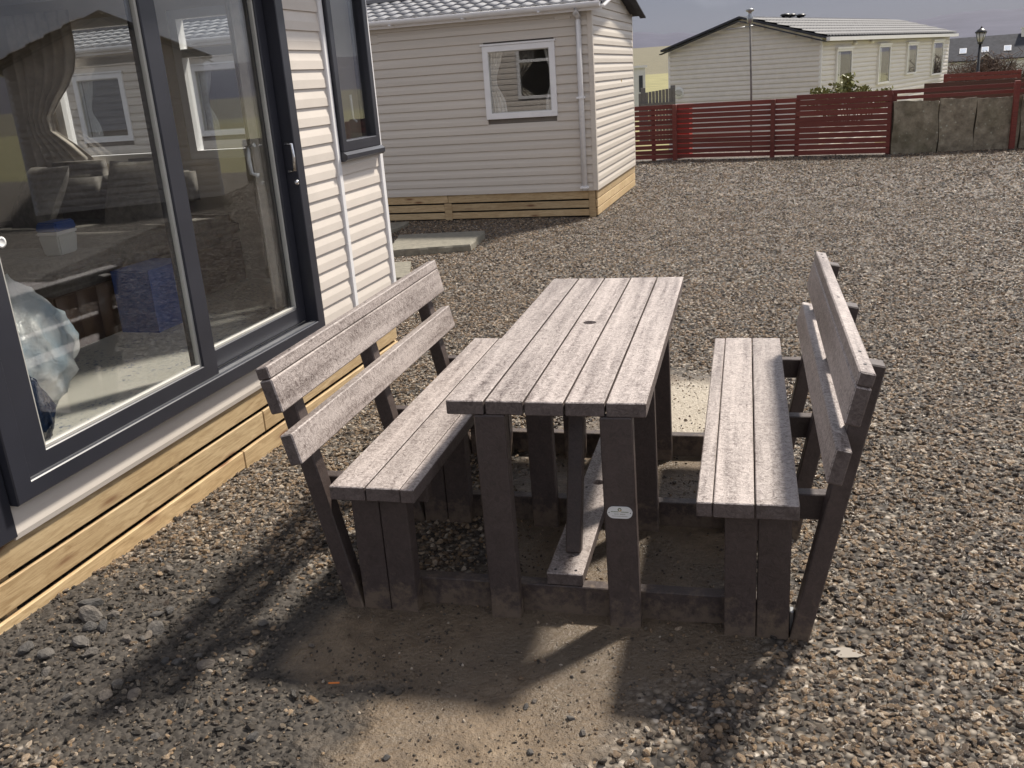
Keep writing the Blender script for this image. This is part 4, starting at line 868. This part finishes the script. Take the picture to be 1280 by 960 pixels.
# rails and boards over the wall
def atw(px, off): p = pA+dirw*float((gnd(px, 192.5+(182.5-192.5)*(px-1113)/(1330-1113))-pA)@dirw); return p+np.array([-dirw[1], dirw[0], 0])*off
f5 = fence('red_fence', 'low red rail fence running along the top of the stone slab wall', atw(1111, .10), atw(1345, .10), [.905, 1.0], .062, [(.02, False)], 'red_stain', 0, 1.06)
pp = atw(1262, -.10); o = box('post', -.04, .04, -.04, .04, 0, 1.12, 'red_stain', f5, .004); o.location = (pp[0]-f5.location[0], pp[1]-f5.location[1], .54); o.rotation_euler = (0, 0, aw)
b1 = at(1155, 112, 19.6); b2 = at(1300, 104, 19.6)
fence('brown_fence', 'weathered brown board fence standing just behind the stone slab wall', b1, b2, [b1[2]-.33+i*.115 for i in range(4)], .095, [(.17, False), (.6, False)], 'brown_stain', b1[2]-1.3, b1[2]+.1)
b1 = at(1180, 98, 23); b2 = at(1276, 94, 23)
fence('red_fence', 'far red slatted fence in front of the bare brown bushes', b1, b2, [b1[2]-.42+i*.088 for i in range(6)], .07, [(.02, False), (.45, False), (.98, False)], 'red_stain', b1[2]-1.1, b1[2]+.11)
# grey close-boarded fence and white hut seen past the pale caravan
b1 = at(800, 117, 23); b2 = at(842, 109.5, 23); GF = thing('grey_fence', 'grey weathered upright board fence between the two caravans', 'fence', (b1[0], b1[1], b1[2]-1.1))
dg_ = np.array(b2-b1); lg_ = math.hypot(dg_[0], dg_[1]); ag = math.atan2(dg_[1], dg_[0])
for k in range(11):
    t = k/10; o = box('board', -.035, .035, -.01, .01, 0, 1.1+dg_[2]*t, 'grey_timber', GF, .003); o.location = (dg_[0]*t, dg_[1]*t, (1.1+dg_[2]*t)/2); o.rotation_euler = (0, 0, ag)
for z in (.35, .80): slat('rail', (0, 0), dg_, z, .07, .04, 'grey_timber', GF, .03)
for t, h in ((.08, 1.22), (.97, 1.24)): o = box('post', -.055, .055, -.055, .055, 0, h, 'grey_timber', GF, .004); o.location = (dg_[0]*t, dg_[1]*t+.09, h/2); o.rotation_euler = (0, 0, ag)
hb = at(797, 106, 34); HT = thing('white_hut', 'small white flat roofed hut beyond the grey fence', 'hut', (hb[0], hb[1], hb[2]-1.2), R(8))
boxes('wall', [(-1.2, .27, 0, 1.6, 0, 1.75)], 'render_white', HT); boxes('roof', [(-1.28, .34, -.08, 1.68, 1.751, 1.83)], 'white_upvc', HT); boxes('window', [(.05, .18, -.012, -.001, .95, 1.5)], 'slate', HT)
# red box behind the fence
rb = at(854, 131, 18.95); RB = thing('fire_point_box', 'bright red box standing behind the red fence', 'box', (rb[0], rb[1], 0), R(-15))
boxes('box_body', [(-.13, .15, -.1, .1, -.4, rb[2]-.03)], 'red_paint', RB); boxes('box_lid', [(-.145, .165, -.115, .115, rb[2]-.029, rb[2]+.01)], 'red_paint', RB)
# aerial pole
ap = at(940, 120, 19.3); AP = thing('aerial_pole', 'thin metal aerial pole rising in front of the far caravan gable', 'pole', (ap[0], ap[1], -.4)); tp = at(937.5, 14, 19.3)-np.array([ap[0], ap[1], -.4])
tube('pole', [(0, 0, 0), tuple(tp*.5+np.array([.015, 0, 0])), tuple(tp)], [.021, .020, .017], 'grey_timber', AP, 10)
hd_ = lathe('aerial_head', [(.02, -.22), (.05, -.2), (.06, -.1), (.035, -.06), (.03, -.02), (.07, .0), (.085, .03), (.03, .05)], 'galvanised', AP, 12, tuple(tp))
tube('boom', [tuple(tp+np.array([.06, .0, -.26])), tuple(tp+np.array([-.42, -.1, -.30]))], .010, 'galvanised', AP, 6)
for k in range(5): q_ = tp+np.array([-.06-.085*k, -.02*k, -.27-.007*k]); tube('aerial_rod', [tuple(q_+np.array([.02, -.11, 0])), tuple(q_+np.array([-.02, .11, 0]))], .005, 'galvanised', AP, 5)
# lamp post
lt = at(1227, 34, 25.5); LP = thing('lamp_post', 'black lamp post with a lantern head behind the fences', 'street lamp', (lt[0], lt[1], -.75)); hz = lt[2]+.75
tube('post', [(0, 0, 0), (0, 0, .4), (0, 0, .45), (0, 0, hz-.36)], [.055, .055, .04, .032], 'black_iron', LP, 12)
lathe('lantern_glass', [(.05, hz-.335), (.11, hz-.12)], 'lamp_glass', LP, 6); lathe('lantern_base', [(.03, hz-.375), (.07, hz-.355), (.055, hz-.336)], 'black_iron', LP, 12)
lathe('lantern_cap', [(.135, hz-.119), (.13, hz-.10), (.09, hz-.055), (.04, hz-.03), (.02, hz-.015), (.022, hz), (.005, hz+.03)], 'black_iron', LP, 12)
for k in range(6): a = 6.283*k/6; tube('lantern_bar', [(.052*math.cos(a), .052*math.sin(a), hz-.336), (.113*math.cos(a), .113*math.sin(a), hz-.118)], .006, 'black_iron', LP, 5)
# house
HD = 100; h0 = at(1183, 77, HD); h1 = at(1275, 72.5, HD); hv = h1-h0; ha = math.atan2(hv[1], hv[0]); hl = math.hypot(hv[0], hv[1])
HS = thing('white_house', 'white cottage with grey slate roof and three skylights behind the bushes', 'house', (h0[0], h0[1], -2.3), ha); he = h0[2]+2.3; hr = at(1200, 49.5, HD+3)[2]+2.3; HW_ = 6.0
boxes('wall', [(0, hl+.6, 0, HW_, 0, he)], 'render_white', HS)
mobj('gable_wall', pyd('gable_wall', [(0.0, 0, he), (0, HW_, he), (0, HW_/2, hr), (hl+.6, 0, he), (hl+.6, HW_, he), (hl+.6, HW_/2, hr)], [(0, 2, 1), (3, 4, 5)]), 'render_white', HS)
v = [(-.15, -.25, he-.12), (hl+.75, -.25, he-.12), (hl+.75, HW_/2, hr+.05), (-.15, HW_/2, hr+.05), (hl+.75, HW_+.25, he-.12), (-.15, HW_+.25, he-.12)]; v2 = v+[(a, b, c+.1) for a, b, c in v]
HRf = mobj('roof', pyd('roof', v2, [(0, 1, 2, 3), (3, 2, 4, 5), (6, 9, 8, 7), (9, 11, 10, 8), (0, 6, 7, 1), (4, 10, 11, 5), (1, 7, 8, 2), (2, 8, 10, 4), (0, 3, 9, 6), (3, 5, 11, 9)]), 'slate', HS)
sl = math.atan2(hr-he+.17, HW_/2+.25)
for px in (1203, 1231, 1259):
    t = (px-1183)/(1275-1183)*hl; yy = 1.05; w = box('skylight', -.30, .30, -.42, .42, 0, .05, 'white_upvc', HRf); w.location = (t, yy, he-.02+(yy+.25)*math.tan(sl)+.03); w.rotation_euler = (sl, 0, 0)
    boxes('pane', [(-.25, .25, -.36, .36, .026, .03)], 'skylight_pane', w)
t = (1233-1183)/(92)*hl; pw_ = 1.15
mobj('porch', pyd('porch', [(t-pw_, -1.2, 0), (t+pw_, -1.2, 0), (t+pw_, -1.2, he-.45), (t, -1.2, he+.45), (t-pw_, -1.2, he-.45), (t-pw_, 0.2, 0), (t+pw_, .2, 0), (t+pw_, .2, he-.45), (t, 1.2, he+.45), (t-pw_, .2, he-.45)], [(0, 1, 2, 3, 4), (1, 6, 7, 2), (5, 0, 4, 9)]), 'slate', HS)
for s in (-1, 1): bar('porch_verge', (t+s*(pw_+.15), -1.3, he-.55), (t, -1.3, he+.48), .1, .22, 'render_white', HS, (0, 1, 0), 0)
mobj('porch_roof', pyd('porch_roof', [(t-pw_-.15, -1.25, he-.5), (t, -1.25, he+.5), (t, 1.6, he+.5), (t-pw_-.15, .2, he-.5), (t+pw_+.15, -1.25, he-.5), (t+pw_+.15, .2, he-.5)], [(0, 1, 2, 3), (1, 4, 5, 2)]), 'slate', HS)
wt = (1267-1183)/92*hl; boxes('window', [(wt-.28, wt+.28, -.03, -.001, he-1.35, he-.45)], 'dark_interior', HS)
boxes('chimney', [(hl+.0, hl+.7, HW_/2-.5, HW_/2+.5, hr-.3, hr+.55), (hl-.06, hl+.76, HW_/2-.56, HW_/2+.56, hr+.551, hr+.66)], 'render_white', HRf)
# ------------------------------------------------------------------ shrubs
def leafy(name, label, base, w, h, depth, n_, ls, zlo):
    T_ = thing(name, label, 'shrub', tuple(base)); rr_ = random.Random(11); v = []; f = []; tips = []
    for k in range(26):
        a = rr_.uniform(-1, 1); b = rr_.uniform(-1, 1); hh = h*(.65+.5*rr_.random())*(1-.35*abs(a)); tips.append((a*w/2, b*depth/2, hh))
    sv_ = []
    for (a, b, hh) in tips:
        tube('stem', [(a*.3, b*.3, 0), (a*.7, b*.7, hh*.5), (a, b, hh)], [.012, .009, .004], 'twig', T_, 5)
        for j in range(n_//26):
            t = .35+.65*rr_.random()**.6; p = Vector((a*(.3+.7*t)+rr_.gauss(0, .05), b*(.3+.7*t)+rr_.gauss(0, .05), hh*t)); d1 = Vector((rr_.gauss(0, 1), rr_.gauss(0, 1), rr_.gauss(.5, .8))).normalized(); d2 = d1.orthogonal().normalized(); d2.rotate(Matrix.Rotation(rr_.uniform(0, 6.28), 3, d1)); s_ = ls*rr_.uniform(.6, 1.3)
            k0 = len(v); v += [p, p+d1*s_*.5+d2*s_*.26, p+d1*s_, p+d1*s_*.5-d2*s_*.26]; f.append((k0, k0+1, k0+2, k0+3))
    tag(mobj('foliage', pyd('foliage', v, f), 'leaf', T_), kind='stuff')
gb = at(1062, 124, 20.5); leafy('green_shrub', 'yellow green leafy shrub rising behind the red fence', (gb[0], gb[1], gb[2]-.45), 1.5, .86, .7, 3400, .085, 0)
def twiggy(label, base, w, h, depth, n_, seed):
    rr_ = random.Random(seed); T_ = thing('bare_bush', label, 'bush', tuple(base)); v = []; f = []
    def seg(p, q_, r_):
        d = (q_-p).normalized(); x = d.orthogonal().normalized(); y = d.cross(x); k = len(v)
        for c_, rad in ((p, r_), (q_, r_*.6)):
            for a in range(3): an = 2.094*a; v.append(c_+x*math.cos(an)*rad+y*math.sin(an)*rad)
        for a in range(3): f.append((k+a, k+(a+1) % 3, k+3+(a+1) % 3, k+3+a))
    for i in range(n_):
        a = rr_.uniform(-1, 1); p = Vector((a*w*.42, rr_.uniform(-1, 1)*depth*.4, 0)); hh = h*(1-.5*a*a)*rr_.uniform(.55, 1.05); q_ = p+Vector((rr_.gauss(0, .16), rr_.gauss(0, .16), hh*.6)); seg(p, q_, .022)
        for j in range(5):
            e = q_+Vector((rr_.gauss(0, .3), rr_.gauss(0, .3), hh*rr_.uniform(.05, .45))); seg(q_, e, .014)
            for m in range(2): seg(e, e+Vector((rr_.gauss(0, .18), rr_.gauss(0, .18), rr_.uniform(-.02, .2))), .010)
    tag(mobj('branches', pyd('branches', v, f), 'twig', T_), kind='stuff')
for px, py, w, h, lab, sd_ in ((1207, 100, 2.0, 1.75, 'bare brown bush at the caravan end of the far red fence', 1), (1245, 98, 2.4, 1.9, 'wide bare brown bush under the cottage porch', 2)):
    b = at(px, py, 38); twiggy(lab, (b[0], b[1], b[2]-1.1), w, h, 1.2, 150, sd_)
# ------------------------------------------------------------------ haze over the distance
hb_ = boxes('haze', [(-3600, 3600, -600, 3600, -12, 160)], None)
m = bpy.data.materials.new('haze_air'); m.use_nodes = True; m.node_tree.nodes.remove(m.node_tree.nodes['Principled BSDF'])
pv = m.node_tree.nodes.new('ShaderNodeVolumePrincipled'); pv.inputs['Color'].default_value = (.80, .83, .92, 1); pv.inputs['Density'].default_value = .00002; pv.inputs['Anisotropy'].default_value = .2
m.node_tree.links.new(pv.outputs[0], m.node_tree.nodes['Material Output'].inputs['Volume']); hb_.data.materials.append(m); tag(hb_, kind='stuff')
